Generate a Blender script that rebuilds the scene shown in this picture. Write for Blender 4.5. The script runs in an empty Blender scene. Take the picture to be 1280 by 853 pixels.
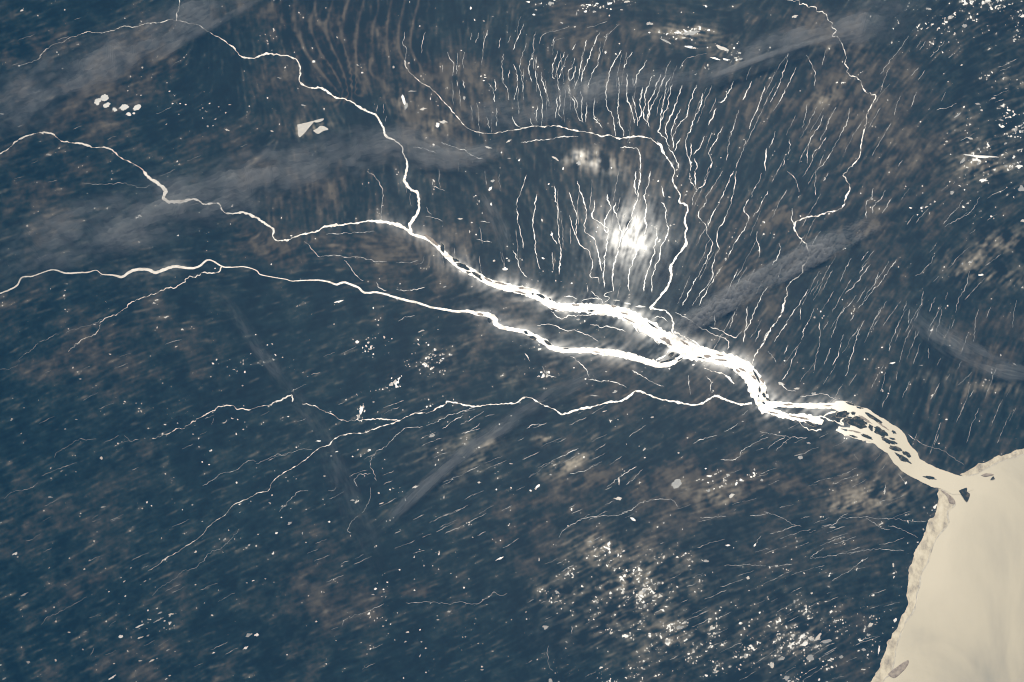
import bpy, math, random
import numpy as np

# ------------------------------------------------------------------ scene, camera
# One unit is one kilometre.  The camera is a hand-held one in orbit looking down on a river delta.
sc = bpy.context.scene
COL = sc.collection
sc.render.resolution_x, sc.render.resolution_y = 1024, 682
W, H = 1280.0, 853.0                       # survey frame in which the map below was traced
CAM_Z, TILT, HFOV = 400.0, math.radians(25.0), math.radians(24.0)
FOC = (W / 2) / math.tan(HFOV / 2)
cd = bpy.data.cameras.new('camera'); cam = bpy.data.objects.new('camera', cd); COL.objects.link(cam)
cam.location = (0, 0, CAM_Z); cam.rotation_euler = (TILT, 0, 0)
cd.sensor_width = 36; cd.sensor_fit = 'HORIZONTAL'; cd.angle = HFOV
cd.clip_start = 1.0; cd.clip_end = 5000.0
sc.camera = cam
CT, ST = math.cos(TILT), math.sin(TILT)


def ray(px, py):
    px = np.asarray(px, float); py = np.asarray(py, float)
    x = (px - W / 2) / FOC; y = (H / 2 - py) / FOC
    return x, y * CT + ST, y * ST - CT


def G(px, py, z=0.0):
    """map (survey coordinates) -> the ground, or the level plane at height z"""
    dx, dy, dz = ray(px, py)
    t = (z - CAM_Z) / dz
    return dx * t, dy * t


def P(x, y):
    """ground -> map"""
    X, Y, Z = x, y, -CAM_Z
    yc = Y * CT + Z * ST; zc = -Y * ST + Z * CT
    return W / 2 + FOC * X / -zc, H / 2 - FOC * yc / -zc


# ------------------------------------------------------------------ small helpers
rng = np.random.default_rng(7)
random.seed(7)


def new_obj(name, verts, faces, mat, parent=None, smooth=False):
    me = bpy.data.meshes.new(name)
    me.from_pydata([tuple(map(float, v)) for v in verts], [], faces)
    me.materials.append(mat)
    if smooth:
        me.polygons.foreach_set('use_smooth', [True] * len(me.polygons))
    me.update()
    o = bpy.data.objects.new(name, me); COL.objects.link(o)
    if parent is not None:
        o.parent = parent
    return o


def tag(o, label=None, cat=None, group=None, kind=None):
    if label: o['label'] = label
    if cat: o['category'] = cat
    if group: o['group'] = group
    if kind: o['kind'] = kind
    return o


def hsh(ix, iy, s):
    h = (ix.astype(np.int64) * 374761393 + iy.astype(np.int64) * 668265263 + s * 974634777) & 0x7fffffff
    h = (h ^ (h >> 13)) * 1274126177 & 0x7fffffff
    return ((h ^ (h >> 16)) & 0xffff) / 65535.0


def vnoise(x, y, s=0):
    x = np.asarray(x, float); y = np.asarray(y, float)
    ix = np.floor(x); iy = np.floor(y); fx = x - ix; fy = y - iy
    fx = fx * fx * (3 - 2 * fx); fy = fy * fy * (3 - 2 * fy)
    a = hsh(ix, iy, s); b = hsh(ix + 1, iy, s); c = hsh(ix, iy + 1, s); d = hsh(ix + 1, iy + 1, s)
    return (a * (1 - fx) + b * fx) * (1 - fy) + (c * (1 - fx) + d * fx) * fy


def fbm(x, y, s=0, o=4):
    t = 0; a = .5; n = 0
    for i in range(o):
        t = t + a * vnoise(x * 2 ** i, y * 2 ** i, s + i * 17); n += a; a *= .55
    return t / n


def sstep(a, b, x):
    t = np.clip((x - a) / (b - a), 0, 1)
    return t * t * (3 - 2 * t)


# ------------------------------------------------------------------ survey tiles (coordinates were read off enlarged tiles)
TX = (0, 320, 640, 960); TY = (0, 214, 428, 640)


def T(tile, *pts):
    c, r = int(tile[0]), int(tile[1])
    k = 3.9875 if r < 3 else 4.0
    return [(TX[c] + x / k, TY[r] + y / k) for x, y in pts]


def Z(x0, y0, *pts):
    return [(x0 + x / 7.975, y0 + y / 7.975) for x, y in pts]


def catmull(pts, step=1.6):
    p = np.array(pts, float)
    if len(p) == 2:
        n = max(2, int(np.hypot(*(p[1] - p[0])) / step))
        return p[0] + (p[1] - p[0]) * np.linspace(0, 1, n + 1)[:, None]
    q = np.vstack([2 * p[0] - p[1], p, 2 * p[-1] - p[-2]])
    out = []
    for i in range(1, len(q) - 2):
        a, b, c, d = q[i - 1], q[i], q[i + 1], q[i + 2]
        n = max(2, int(np.hypot(*(c - b)) / step))
        t = np.linspace(0, 1, n, endpoint=False)[:, None]
        out.append(.5 * ((2 * b) + (c - a) * t + (2 * a - 5 * b + 4 * c - d) * t * t + (3 * b - a - 3 * c + d) * t ** 3))
    out.append(q[-2][None])
    return np.vstack(out)


WATERLINES = []        # (points, width) kept for the wet ground along the banks


def ribbon(pts, widths, seed, rough=.25, meander=0., dash=0., taper=(0, 0)):
    """a strip of water along a traced course; returns vertices (map coordinates) and faces"""
    c = catmull(pts)
    n = len(c)
    seg = np.hypot(*np.diff(c, axis=0).T); s = np.r_[0, np.cumsum(seg)]
    # widths are given at the traced points: place them by arc length
    pp = np.array(pts); ps = np.r_[0, np.cumsum(np.hypot(*np.diff(pp, axis=0).T))]
    if np.isscalar(widths):
        w = np.full(n, float(widths))
    else:
        wx = np.linspace(0, 1, len(widths))
        w = np.interp(s / s[-1], wx, widths)
    t = np.gradient(c, axis=0); t /= np.maximum(np.hypot(t[:, 0], t[:, 1]), 1e-6)[:, None]
    nrm = np.c_[-t[:, 1], t[:, 0]]
    if meander:
        env = np.minimum(1, np.minimum(s, s[-1] - s) / 4)
        m = (vnoise(s / 3.2, s * 0 + seed, seed) - .5) * 1.4 + (vnoise(s / 1.7, s * 0 + seed, seed + 5) - .5) * .8
        c = c + nrm * (m * meander * env)[:, None]
    if dash:
        d = vnoise(s / 5.0, s * 0 + seed * 3.1, seed + 9) * .65 + vnoise(s / 2.1, s * 0 + seed, seed + 2) * .35
        ds = np.clip((3.4 - w) / 2.4, .05, .92) if dash == 'auto' else dash
        w = w * (1 - ds + ds * sstep(.36, .66, d) * 1.4)
    if dash: w = w * (.68 + .64 * vnoise(s / 11, s * 0 + 3.3, seed + 71))
    l = w / 2 * (1 + rough * (vnoise(s / 2.6, s * 0, seed + 31) - .5) * 2)
    r = w / 2 * (1 + rough * (vnoise(s / 2.6, s * 0, seed + 57) - .5) * 2)
    if taper[0]: k = sstep(0, taper[0], s + .3); l *= k; r *= k
    if taper[1]: k = sstep(0, taper[1], s[-1] - s + .3); l *= k; r *= k
    l = np.maximum(l, .09); r = np.maximum(r, .09)
    L = c + nrm * l[:, None]; R = c - nrm * r[:, None]
    v = np.empty((2 * n, 2)); v[0::2] = L; v[1::2] = R
    f = [(2 * i, 2 * i + 1, 2 * i + 3, 2 * i + 2) for i in range(n - 1)]
    WATERLINES.append((c, w))
    return v, f


def flat(name, v, f, z, mat, parent=None):
    v = np.asarray(v); x, y = G(v[:, 0], v[:, 1], z)
    # faces must look up
    fx = []
    for q in f:
        a = 0
        for i in range(len(q)):
            j = (i + 1) % len(q)
            a += x[q[i]] * y[q[j]] - x[q[j]] * y[q[i]]
        fx.append(tuple(q) if a >= 0 else tuple(reversed(q)))
    return new_obj(name, np.c_[x, y, np.full(len(x), z)], fx, mat, parent)


def pill(verts_xy, z0, z1, name, mat, parent=None, inset=.82):
    """a low island: a closed outline with sloping banks and a flat top"""
    v = np.asarray(verts_xy, float); c = v.mean(0); n = len(v)
    x0, y0 = G(v[:, 0], v[:, 1], 0); vi = c + (v - c) * inset
    x1, y1 = G(vi[:, 0], vi[:, 1], 0)
    V = np.vstack([np.c_[x0, y0, np.full(n, z0)], np.c_[x1, y1, np.full(n, z1)]])
    if np.sum(x0 * np.roll(y0, -1) - np.roll(x0, -1) * y0) < 0:
        V = np.vstack([V[:n][::-1], V[n:][::-1]])
    F = [(i, (i + 1) % n, n + (i + 1) % n, n + i) for i in range(n)] + [tuple(range(n, 2 * n))]
    return new_obj(name, V, F, mat, parent)


def blob(cx, cy, rx, ry, deg, seed, n=44, rough=.40):
    """irregular pointed oval outline in map coordinates"""
    t = np.linspace(0, 2 * math.pi, n, endpoint=False)
    k = 1 + rough * ((vnoise(np.cos(t) * 1.7 + 9, np.sin(t) * 1.7 + 9, seed) - .5) * 2 + (vnoise(np.cos(t) * 4 + 9, np.sin(t) * 4 + 9, seed + 3) - .5))
    x = rx * np.cos(t) * k; y = ry * np.sign(np.sin(t)) * np.abs(np.sin(t)) ** 1.5 * k
    a = math.radians(deg); ca, sa = math.cos(a), math.sin(a)
    return np.c_[cx + x * ca - y * sa, cy + x * sa + y * ca]


ONES = 'zeroth first second third fourth fifth sixth seventh eighth ninth tenth eleventh twelfth thirteenth fourteenth fifteenth sixteenth seventeenth eighteenth nineteenth'.split()
TENS = {2: 'twent', 3: 'thirt', 4: 'fort', 5: 'fift', 6: 'sixt', 7: 'sevent', 8: 'eight', 9: 'ninet'}


def ordinal(n):
    if n < 20: return ONES[n]
    if n % 10 == 0: return TENS[n // 10] + 'ieth'
    return TENS[n // 10] + 'y-' + ONES[n % 10]


# ------------------------------------------------------------------ materials
def mat(name):
    m = bpy.data.materials.new(name); m.use_nodes = True
    nt = m.node_tree; b = nt.nodes['Principled BSDF']
    return m, nt, b


def node(nt, kind, **kw):
    n = nt.nodes.new(kind)
    for k, v in kw.items():
        if k.startswith('i_'): n.inputs[k[2:].replace('_', ' ')].default_value = v
        else: setattr(n, k, v)
    return n


def ramp(nt, fac, stops):
    r = nt.nodes.new('ShaderNodeValToRGB'); e = r.color_ramp.elements
    while len(e) < len(stops): e.new(.5)
    for k, (p, c) in zip(e, stops):
        k.position = p; k.color = (*c, 1)
    nt.links.new(fac, r.inputs['Fac'])
    return r.outputs['Color']


def pos_noise(nt, scale, detail=4, rough=.55, stretch=None, rot=0):
    g = nt.nodes.new('ShaderNodeNewGeometry'); out = g.outputs['Position']
    if stretch:
        mp = node(nt, 'ShaderNodeMapping'); mp.inputs['Scale'].default_value = stretch; mp.inputs['Rotation'].default_value = (0, 0, rot)
        nt.links.new(out, mp.inputs['Vector']); out = mp.outputs['Vector']
    n = node(nt, 'ShaderNodeTexNoise', i_Scale=scale, i_Detail=detail, i_Roughness=rough)
    nt.links.new(out, n.inputs['Vector'])
    return n.outputs['Fac']


def water(name, c0, c1, rough, spec, scale=.25, rvar=.02, ior=1.6):
    m, nt, b = mat(name)
    f = pos_noise(nt, scale, 5, .6)
    nt.links.new(ramp(nt, f, [(.3, c0), (.7, c1)]), b.inputs['Base Color'])
    mr = node(nt, 'ShaderNodeMapRange'); mr.inputs['From Min'].default_value = .3; mr.inputs['From Max'].default_value = .7
    mr.inputs['To Min'].default_value = rough - rvar; mr.inputs['To Max'].default_value = rough + rvar
    nt.links.new(pos_noise(nt, scale * 2.3, 3), mr.inputs['Value'])
    nt.links.new(mr.outputs['Result'], b.inputs['Roughness'])
    b.inputs['IOR'].default_value = ior; b.inputs['Specular IOR Level'].default_value = spec
    return m


M_RIVER = water('river_water', (.22, .175, .115), (.36, .29, .19), .39, 1.0, ior=1.66)
nt = M_RIVER.node_tree; mr = node(nt, 'ShaderNodeMapRange')
for k_, v_ in (('From Min', .36), ('From Max', .56), ('To Min', .5), ('To Max', 1.0)): mr.inputs[k_].default_value = v_
nt.links.new(pos_noise(nt, .9, 6, .65, (.55, 1.1, 1), -.4), mr.inputs['Value']); nt.links.new(mr.outputs['Result'], nt.nodes['Principled BSDF'].inputs['Specular IOR Level'])
M_STREAM = water('stream_water', (.10, .10, .09), (.18, .17, .14), .34, 1.0, ior=1.42)
M_POND = water('pond_water', (.16, .15, .12), (.30, .27, .21), .38, 1.0, .8)
M_SILT = water('silty_pond_water', (.17, .14, .10), (.30, .25, .17), .42, .62, .8)
M_DIM = water('dull_pond_water', (.08, .08, .07), (.16, .15, .12), .40, .36, .8)

# silty sea: streaks of sediment drifting along the coast
M_SEA, nt, b = mat('silty_sea')
f1 = pos_noise(nt, .035, 7, .56, (1, .6, 1), .9)
f1.node.inputs['Distortion'].default_value = 1.6
gp = nt.nodes.new('ShaderNodeNewGeometry'); gx_ = nt.nodes.new('ShaderNodeVectorMath'); gx_.operation = 'DOT_PRODUCT'; gx_.inputs[1].default_value = (.92, -.38, 0)
nt.links.new(gp.outputs['Position'], gx_.inputs[0])
o0 = float(np.dot(G(1150, 700), (.92, -.38))); o1 = float(np.dot(G(1300, 800), (.92, -.38)))
off = node(nt, 'ShaderNodeMapRange'); nt.links.new(gx_.outputs['Value'], off.inputs['Value'])
for k_, v_ in (('From Min', o0), ('From Max', o1), ('To Min', .16), ('To Max', -.16)): off.inputs[k_].default_value = v_
mx = node(nt, 'ShaderNodeMath', operation='ADD'); nt.links.new(f1, mx.inputs[0]); nt.links.new(off.outputs['Result'], mx.inputs[1])
f2 = pos_noise(nt, .5, 5, .6, (1, .3, 1), 1.1)
mx2 = node(nt, 'ShaderNodeMath', operation='MULTIPLY_ADD'); mx2.inputs[1].default_value = .12
nt.links.new(f2, mx2.inputs[0]); nt.links.new(mx.outputs[0], mx2.inputs[2])
nt.links.new(ramp(nt, mx2.outputs[0], [(.30, (.28, .245, .165)), (.45, (.38, .32, .21)), (.58, (.47, .395, .255)), (.78, (.56, .47, .31))]), b.inputs['Base Color'])
b.inputs['Roughness'].default_value = .38; b.inputs['IOR'].default_value = 1.6; b.inputs['Specular IOR Level'].default_value = .25

# the delta channels: the same silt, with a calmer and so brighter surface upstream
M_DELTA = M_SEA.copy(); M_DELTA.name = 'delta_water'; nt = M_DELTA.node_tree; b = nt.nodes['Principled BSDF']
g_ = nt.nodes.new('ShaderNodeNewGeometry'); sx = nt.nodes.new('ShaderNodeSeparateXYZ'); nt.links.new(g_.outputs['Position'], sx.inputs[0])
xa, xb = float(G(985, 500)[0]), float(G(1125, 540)[0])
for sock, va, vb_ in (('Specular IOR Level', 1.0, .25), ('Roughness', .37, .38)):
    mr = node(nt, 'ShaderNodeMapRange', interpolation_type='SMOOTHSTEP'); nt.links.new(sx.outputs['X'], mr.inputs['Value'])
    for k_, v_ in (('From Min', xa), ('From Max', xb), ('To Min', va), ('To Max', vb_)): mr.inputs[k_].default_value = v_
    nt.links.new(mr.outputs['Result'], b.inputs[sock])
b.inputs['IOR'].default_value = 1.6

# tidal flats, banks and bars
M_FLAT, nt, b = mat('tidal_mud')
f = pos_noise(nt, .8, 9, .6, (1, .6, 1), .4)
nt.links.new(ramp(nt, f, [(.30, (.20, .155, .095)), (.42, (.40, .32, .20)), (.54, (.58, .48, .305)), (.68, (.66, .56, .38))]), b.inputs['Base Color'])
b.inputs['Roughness'].default_value = .5
M_SAND, nt, b = mat('river_sand')
nt.links.new(ramp(nt, pos_noise(nt, 1.6, 6, .6), [(.35, (.17, .115, .075)), (.65, (.36, .28, .19))]), b.inputs['Base Color'])
b.inputs['Roughness'].default_value = .55
M_RIM, nt, b = mat('pale_bank_sand')
nt.links.new(ramp(nt, pos_noise(nt, 1.6, 6, .6), [(.35, (.34, .28, .19)), (.65, (.55, .48, .35))]), b.inputs['Base Color'])
b.inputs['Roughness'].default_value = .5
M_MARSH, nt, b = mat('island_marsh'); b.inputs['Specular IOR Level'].default_value = .06
nt.links.new(ramp(nt, pos_noise(nt, 1.2, 7, .65), [(.38, (.012, .022, .020)), (.52, (.030, .032, .025)), (.60, (.10, .085, .06)), (.7, (.2, .17, .12))]), b.inputs['Base Color'])
b.inputs['Roughness'].default_value = .5


def smoke_mat(name, col, dens):
    m = bpy.data.materials.new(name); m.use_nodes = True; nt = m.node_tree
    nt.nodes.clear()
    o = nt.nodes.new('ShaderNodeOutputMaterial'); v = nt.nodes.new('ShaderNodeVolumePrincipled')
    v.inputs['Color'].default_value = (*col, 1); v.inputs['Density'].default_value = dens
    v.inputs['Anisotropy'].default_value = 0.0
    nt.links.new(v.outputs[0], o.inputs['Volume'])
    return m


# ------------------------------------------------------------------ map: rivers
def cat(*segs):
    out = []
    for s in segs: out += s
    return out


RIVERS = []      # label, points, widths, kind of water, rough


def river(label, pts, w, m=None, rough=.22):
    RIVERS.append((label, pts, w, m or M_RIVER, rough))


river('river winding down from the upper edge past the brown ridges to the confluence', cat(
    T('00', (618, 130), (680, 137), (725, 118), (795, 113), (840, 100), (880, 102), (930, 115), (990, 125), (1040, 160), (1120, 205), (1165, 240), (1190, 270), (1220, 290), (1276, 288)),
    T('10', (50, 270), (130, 275), (190, 290), (215, 320), (220, 365), (215, 400), (240, 430), (280, 440), (320, 438), (350, 455), (400, 487), (450, 497), (490, 517), (530, 545), (590, 570), (615, 600), (635, 640), (650, 680), (700, 705), (730, 735), (735, 770), (753, 805), (750, 853)),
    T('11', (740, 45), (770, 90), (805, 110), (812, 150), (810, 195), (785, 240), (765, 270), (775, 312))),
    [.7, 1.2, 1.0, 1.4, 3.0, 3.0, 3.1, 2.9, 3.2, 4.0, 3.0, 3.6, 4.0, 3.6])
river('short tributary dropping straight from the upper edge into the ridge river', T('00', (898, -20), (893, 35), (880, 75), (880, 104)), [2, 2, 2.6])
river('thin broken headwater trailing west from the ridge river', T('00', (95, 330), (185, 300), (200, 280), (215, 265), (245, 235), (275, 218), (320, 210), (350, 190), (400, 175), (450, 160), (500, 165), (560, 155), (618, 130)), [.5, .8, .7, .9, .9])
river('river crossing the smoke band from the far edge below the oval lakes', cat(
    T('00', (-40, 785), (0, 765), (40, 745), (75, 710), (110, 690), (160, 670), (220, 660), (265, 670), (300, 700), (350, 710), (410, 718), (460, 733), (510, 735), (560, 750), (600, 785), (650, 810), (700, 838)),
    T('01', (715, 0), (740, 30), (790, 65), (825, 95), (815, 130), (840, 152), (900, 152), (970, 142), (1020, 165), (1080, 160), (1100, 170), (1110, 200), (1160, 212), (1210, 205)),
    T('11', (0, 232), (40, 258), (85, 290), (85, 325), (105, 348), (160, 342), (220, 318), (300, 300), (350, 275), (430, 268), (500, 258), (570, 248), (640, 255), (700, 268), (740, 285), (775, 315), (815, 325))),
    [1.5, 1.8, 1.6, 2.2, 2.0, 2.4, 5.0, 4.2, 2.4, 3.4, 3.2, 2.4, 3.4, 3.2, 4.4, 4.6])
river('broad white trunk river from the confluence to the braided node', cat(
    T('11', (800, 322), (850, 337), (880, 355), (920, 390), (960, 430), (1010, 470), (1080, 505), (1150, 550), (1200, 568)),
    T('21', (0, 585), (60, 598), (120, 620), (170, 650), (215, 675), (300, 680), (380, 685), (450, 690), (520, 700), (590, 725), (640, 755), (690, 785), (740, 820), (800, 850)),
    T('22', (880, 45), (960, 62), (1050, 82), (1110, 102), (1160, 135), (1200, 185), (1225, 240), (1250, 300), (1276, 340))),
    [4.2, 5.5, 8, 9.5, 9, 10.5, 12, 12, 11, 14, 15, 17, 20, 19, 22, 18, 17, 22, 23, 17], rough=.2)
river('second white river running from the far edge to the braided node', cat(
    T('01', (-40, 630), (0, 610), (40, 595), (85, 570), (110, 530), (160, 525), (215, 505), (265, 492), (310, 505), (340, 510), (400, 506), (440, 505), (480, 495), (510, 515), (560, 518), (610, 528), (650, 500), (700, 490), (740, 492), (775, 505), (820, 490), (870, 475), (910, 480), (960, 485), (1000, 470), (1030, 445), (1060, 448), (1105, 475), (1145, 480), (1220, 478)),
    T('11', (0, 495), (20, 515), (60, 525), (100, 532), (150, 540), (180, 548), (250, 545), (320, 545), (370, 555), (400, 565), (440, 555), (480, 570), (510, 580), (540, 605), (600, 605), (650, 615), (700, 632), (750, 645), (800, 655), (860, 675), (930, 688), (1000, 700), (1050, 698), (1100, 710), (1150, 715), (1190, 735), (1195, 760), (1230, 780)),
    T('21', (0, 790), (60, 800), (110, 825), (160, 850)),
    T('22', (190, 20), (240, 38), (320, 42), (390, 40), (450, 48), (520, 55), (600, 75), (670, 95), (730, 112), (790, 105), (850, 70))),
    [2.2, 2.6, 1.8, 3.0, 1.0, 4.2, 4.8, 4.0, 2.6, 1.6, 1.5, 1.3, 2.6, 3.6, 3.0, 3.6, 3.2, 4.0, 7.0, 5.5, 8, 7, 8.5, 9.5, 8.5, 6])
river('thin loop of channel leaving the second white river and breaking up southward', T('01', (1105, 478), (1075, 510), (1015, 505), (980, 525), (940, 530), (910, 560), (870, 580), (830, 585), (775, 610), (720, 630), (665, 650), (600, 700), (580, 715), (520, 740), (495, 770), (490, 800), (440, 830), (390, 853), (340, 900)), [1.8, 1.4, 1.2, .9, 1.1, .7, .8, .6])
river('bright river gathering the comb of channels and hooking round the sun glint', cat(
    T('10', (740, 300), (750, 340), (785, 380), (820, 410), (870, 440), (930, 500), (965, 540), (1000, 580), (1040, 625), (1080, 650), (1130, 662), (1190, 663)),
    T('20', (0, 650), (50, 640), (100, 630), (150, 632), (220, 628), (280, 645), (340, 655), (400, 665), (450, 680), (490, 675), (530, 690), (580, 685), (635, 680), (690, 690), (715, 710), (740, 725), (755, 760), (780, 800), (800, 830)),
    T('21', (810, 0), (802, 40), (815, 80), (840, 120), (832, 155), (870, 170), (875, 200), (862, 240), (870, 280), (862, 330), (870, 360), (840, 400), (805, 450), (790, 480), (795, 520), (780, 570), (740, 625), (690, 680), (705, 686), (760, 695), (790, 720), (805, 760), (800, 800), (805, 830))),
    [.8, 1.0, 1.2, .9, 1.2, 1.8, 2.1, 2.2, 2.4, 2.6, 2.9, 3.6, 3.2, 4.2, 3.0, 3.6])
river('crooked meandering river coming down from the top edge through brown banks', cat(
    T('30', (75, -15), (95, 0), (130, 5), (155, 5), (160, 20), (190, 20), (200, 35), (235, 40), (240, 55), (270, 60), (295, 85), (300, 105), (320, 115), (320, 135), (345, 150), (330, 165), (325, 180), (345, 185), (355, 205), (370, 220), (375, 245), (390, 270), (385, 300), (380, 320), (400, 340), (395, 360), (415, 380), (440, 385), (465, 410), (470, 430), (485, 460), (510, 460), (515, 475), (540, 475), (530, 500), (512, 540), (490, 575), (492, 610), (475, 660), (468, 690), (462, 740), (455, 780), (430, 820), (395, 850)),
    T('31', (390, 5), (370, 20), (390, 45), (408, 75), (405, 100), (390, 125), (380, 160), (360, 190), (320, 200), (270, 215), (220, 230), (180, 235), (140, 260), (133, 290), (150, 325), (190, 360), (200, 385), (205, 430), (180, 470), (165, 510), (125, 545), (95, 575), (95, 610), (80, 660), (60, 720), (30, 770), (0, 805)),
    T('22', (1255, 0), (1220, 50), (1200, 100), (1185, 125))),
    [1.1, 1.3, 1.2, 1.1, 1.5, .9, 1.6, 1.2, 1.9, 1.8, 2.2, 2.0, 2.4, 2.0, 2.0])
river('long white river below the trunk joining it at the wide bend', cat(
    T('03', (740, 295), (790, 265), (830, 230), (890, 200), (930, 170), (975, 145), (1025, 100), (1035, 80), (1080, 45), (1130, 10)),
    T('02', (1160, 815), (1200, 795), (1240, 780)),
    T('12', (0, 755), (60, 740), (75, 710), (100, 680), (150, 645), (220, 605), (260, 575), (290, 545), (330, 522), (370, 510), (380, 490), (410, 470), (480, 455), (550, 448), (600, 428), (670, 408), (720, 385), (790, 355), (860, 352), (900, 330), (945, 308), (950, 295), (1000, 305), (1050, 315), (1090, 320), (1150, 312), (1210, 310)),
    T('22', (0, 305), (30, 300), (60, 275), (95, 278), (130, 300), (165, 318), (215, 335), (250, 360), (310, 340), (370, 328), (430, 315), (480, 300), (550, 290), (595, 260), (630, 242), (680, 262), (730, 280), (790, 292), (850, 305), (910, 312), (950, 302), (980, 285), (1010, 268), (1050, 280), (1100, 298), (1140, 310), (1195, 303))),
    [.7, .8, .8, 1.0, 1.2, 1.5, 1.5, 1.6, 1.9, 2.1, 2.6, 2.2, 2.8, 2.6, 3.4, 3.2, 3.6])
river('thin river with a sharp hooked end among the southern pond flats', cat(
    T('02', (760, 480), (820, 462), (880, 435), (920, 425), (965, 395), (1005, 370), (1060, 340), (1100, 320), (1160, 318), (1180, 330), (1230, 335)),
    T('12', (0, 325), (60, 315), (110, 295), (150, 275), (178, 260), (185, 280), (180, 297))), [1.1, 1.3, 1.1, 1.3, 1.2, 1.6, 1.4])
river('dashed thin river joining the long white river from a dark plain', T('12', (230, 308), (280, 315), (330, 340), (380, 355), (420, 385), (460, 392), (530, 388), (600, 382), (650, 385), (705, 387)), [.6, 1.5, .8, 1.4, .7, 1.3, 1.3, 1.2])
river('northern arm of the delta fork, pale and straight', Z(960, 470, (-40, 270), (20, 285), (100, 283), (200, 290), (330, 295), (480, 300), (600, 298), (690, 292), (800, 310)), [6, 7, 6.5, 6, 6.5, 7, 6], M_DELTA, rough=.2)
river('southern arm of the delta fork, wide and braided', Z(960, 470, (-60, 320), (0, 345), (100, 378), (200, 402), (300, 415), (400, 428), (480, 440), (545, 470)), [9, 8, 9, 8, 9, 12, 10, 7], M_DELTA, rough=.25)
river('braid between the delta arms that rounds the large marsh island', Z(960, 470, (500, 420), (550, 405), (620, 440), (700, 465), (745, 485), (725, 450), (760, 415), (830, 403), (900, 420)), [4, 3, 2.5, 3, 2.6, 2.2, 2.2, 2.4], M_DELTA)
river('narrow upper braid linking the two delta arms', Z(960, 470, (540, 408), (590, 385), (640, 365), (700, 350), (800, 335)), [1.6, 2.2, 2, 2.6], M_DELTA)
river('ragged lower braid along the southern delta bank', Z(960, 470, (680, 535), (760, 565), (830, 590), (900, 605), (980, 625), (1060, 650)), [3, 7, 7, 6, 8, 9], M_DELTA, rough=.45)
river('middle braid threading the white bars of the delta', Z(960, 470, (700, 515), (760, 520), (840, 535), (920, 548), (1000, 560), (1060, 585), (1120, 620)), [2.5, 4, 5, 4.5, 4, 4, 6], M_DELTA, rough=.4)
river('thin side channel bowed below the southern delta arm', Z(960, 470, (310, 455), (350, 500), (410, 532), (470, 540), (530, 535)), [1.2, 1.6, 1.8, 2.4], M_DELTA)
# braids of the node
river('lower braid of the node where the second white river joins', Z(780, 370, (280, 640), (360, 690), (440, 680), (520, 655), (590, 600), (640, 570)), [6, 4.5, 3.6, 2.6, 2.4, 3])
river('upper braid of the node where the second white river joins', Z(780, 370, (320, 640), (390, 610), (430, 570), (470, 530)), [3.5, 2.6, 2.2, 3])
river('loop of thin braids on the northern edge of the node', Z(780, 370, (500, 360), (560, 390), (640, 420), (700, 455), (760, 500), (830, 525), (910, 565)), [4, 1.6, 1.4, 1.6, 1.4, 2.2, 1.2])
river('short braid crossing the node marsh', Z(780, 370, (600, 405), (635, 440), (620, 490), (600, 520)), [1, 1.4, 1.8])
river('second short braid crossing the node marsh', Z(780, 370, (705, 460), (690, 510), (680, 550)), [1, 1.3, 1.8])
river('split channel along the southern edge of the trunk above the node', Z(780, 370, (120, 300), (135, 355), (180, 375), (230, 370), (290, 430), (350, 490)), [2.5, 1.2, 1.2, 1.4, 2])
river('thick short backwater curving below the node', T('22', (960, 130), (1000, 145), (1050, 155), (1080, 175), (1107, 207)), [1.4, 1.4, 2, 3, 3.4])

# ------------------------------------------------------------------ map: streams (thin countable channels), by region
STREAMS = {}


def streams(region, tile, w, *lists):
    for l in lists:
        STREAMS.setdefault(region, []).append((T(tile, *l), w))


A = 'in the upper comb of channels'
streams(A, '20', 1.05, [(60, 120), (35, 180), (5, 250)], [(72, 215), (55, 270), (42, 320), (45, 380), (55, 430), (50, 460)], [(112, 245), (95, 290), (82, 340), (88, 380), (100, 410)],
        [(122, 285), (118, 340), (122, 400), (140, 460), (150, 520), (150, 600), (145, 630)], [(8, 320), (22, 360), (25, 420), (20, 460), (10, 500)], [(145, 360), (155, 420), (175, 470), (185, 530)],
        [(128, 530), (122, 580), (125, 610)], [(228, 255), (212, 300), (200, 350), (202, 385), (213, 392)], [(262, 260), (245, 300), (228, 345), (215, 385)],
        [(280, 270), (255, 330), (235, 380), (228, 410), (240, 460), (240, 520), (233, 570), (250, 590)], [(312, 290), (300, 330), (282, 360), (280, 390), (290, 405)], [(318, 330), (308, 370), (292, 404)],
        [(372, 200), (365, 230), (350, 290), (342, 330), (332, 380), (318, 420), (310, 445)], [(440, 160), (415, 210), (395, 260), (370, 320), (355, 360), (345, 410)],
        [(440, 235), (432, 290), (422, 330), (395, 380), (380, 420), (380, 440)], [(318, 220), (300, 250)], [(215, 185), (203, 215)], [(480, 165), (465, 190)])
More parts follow.
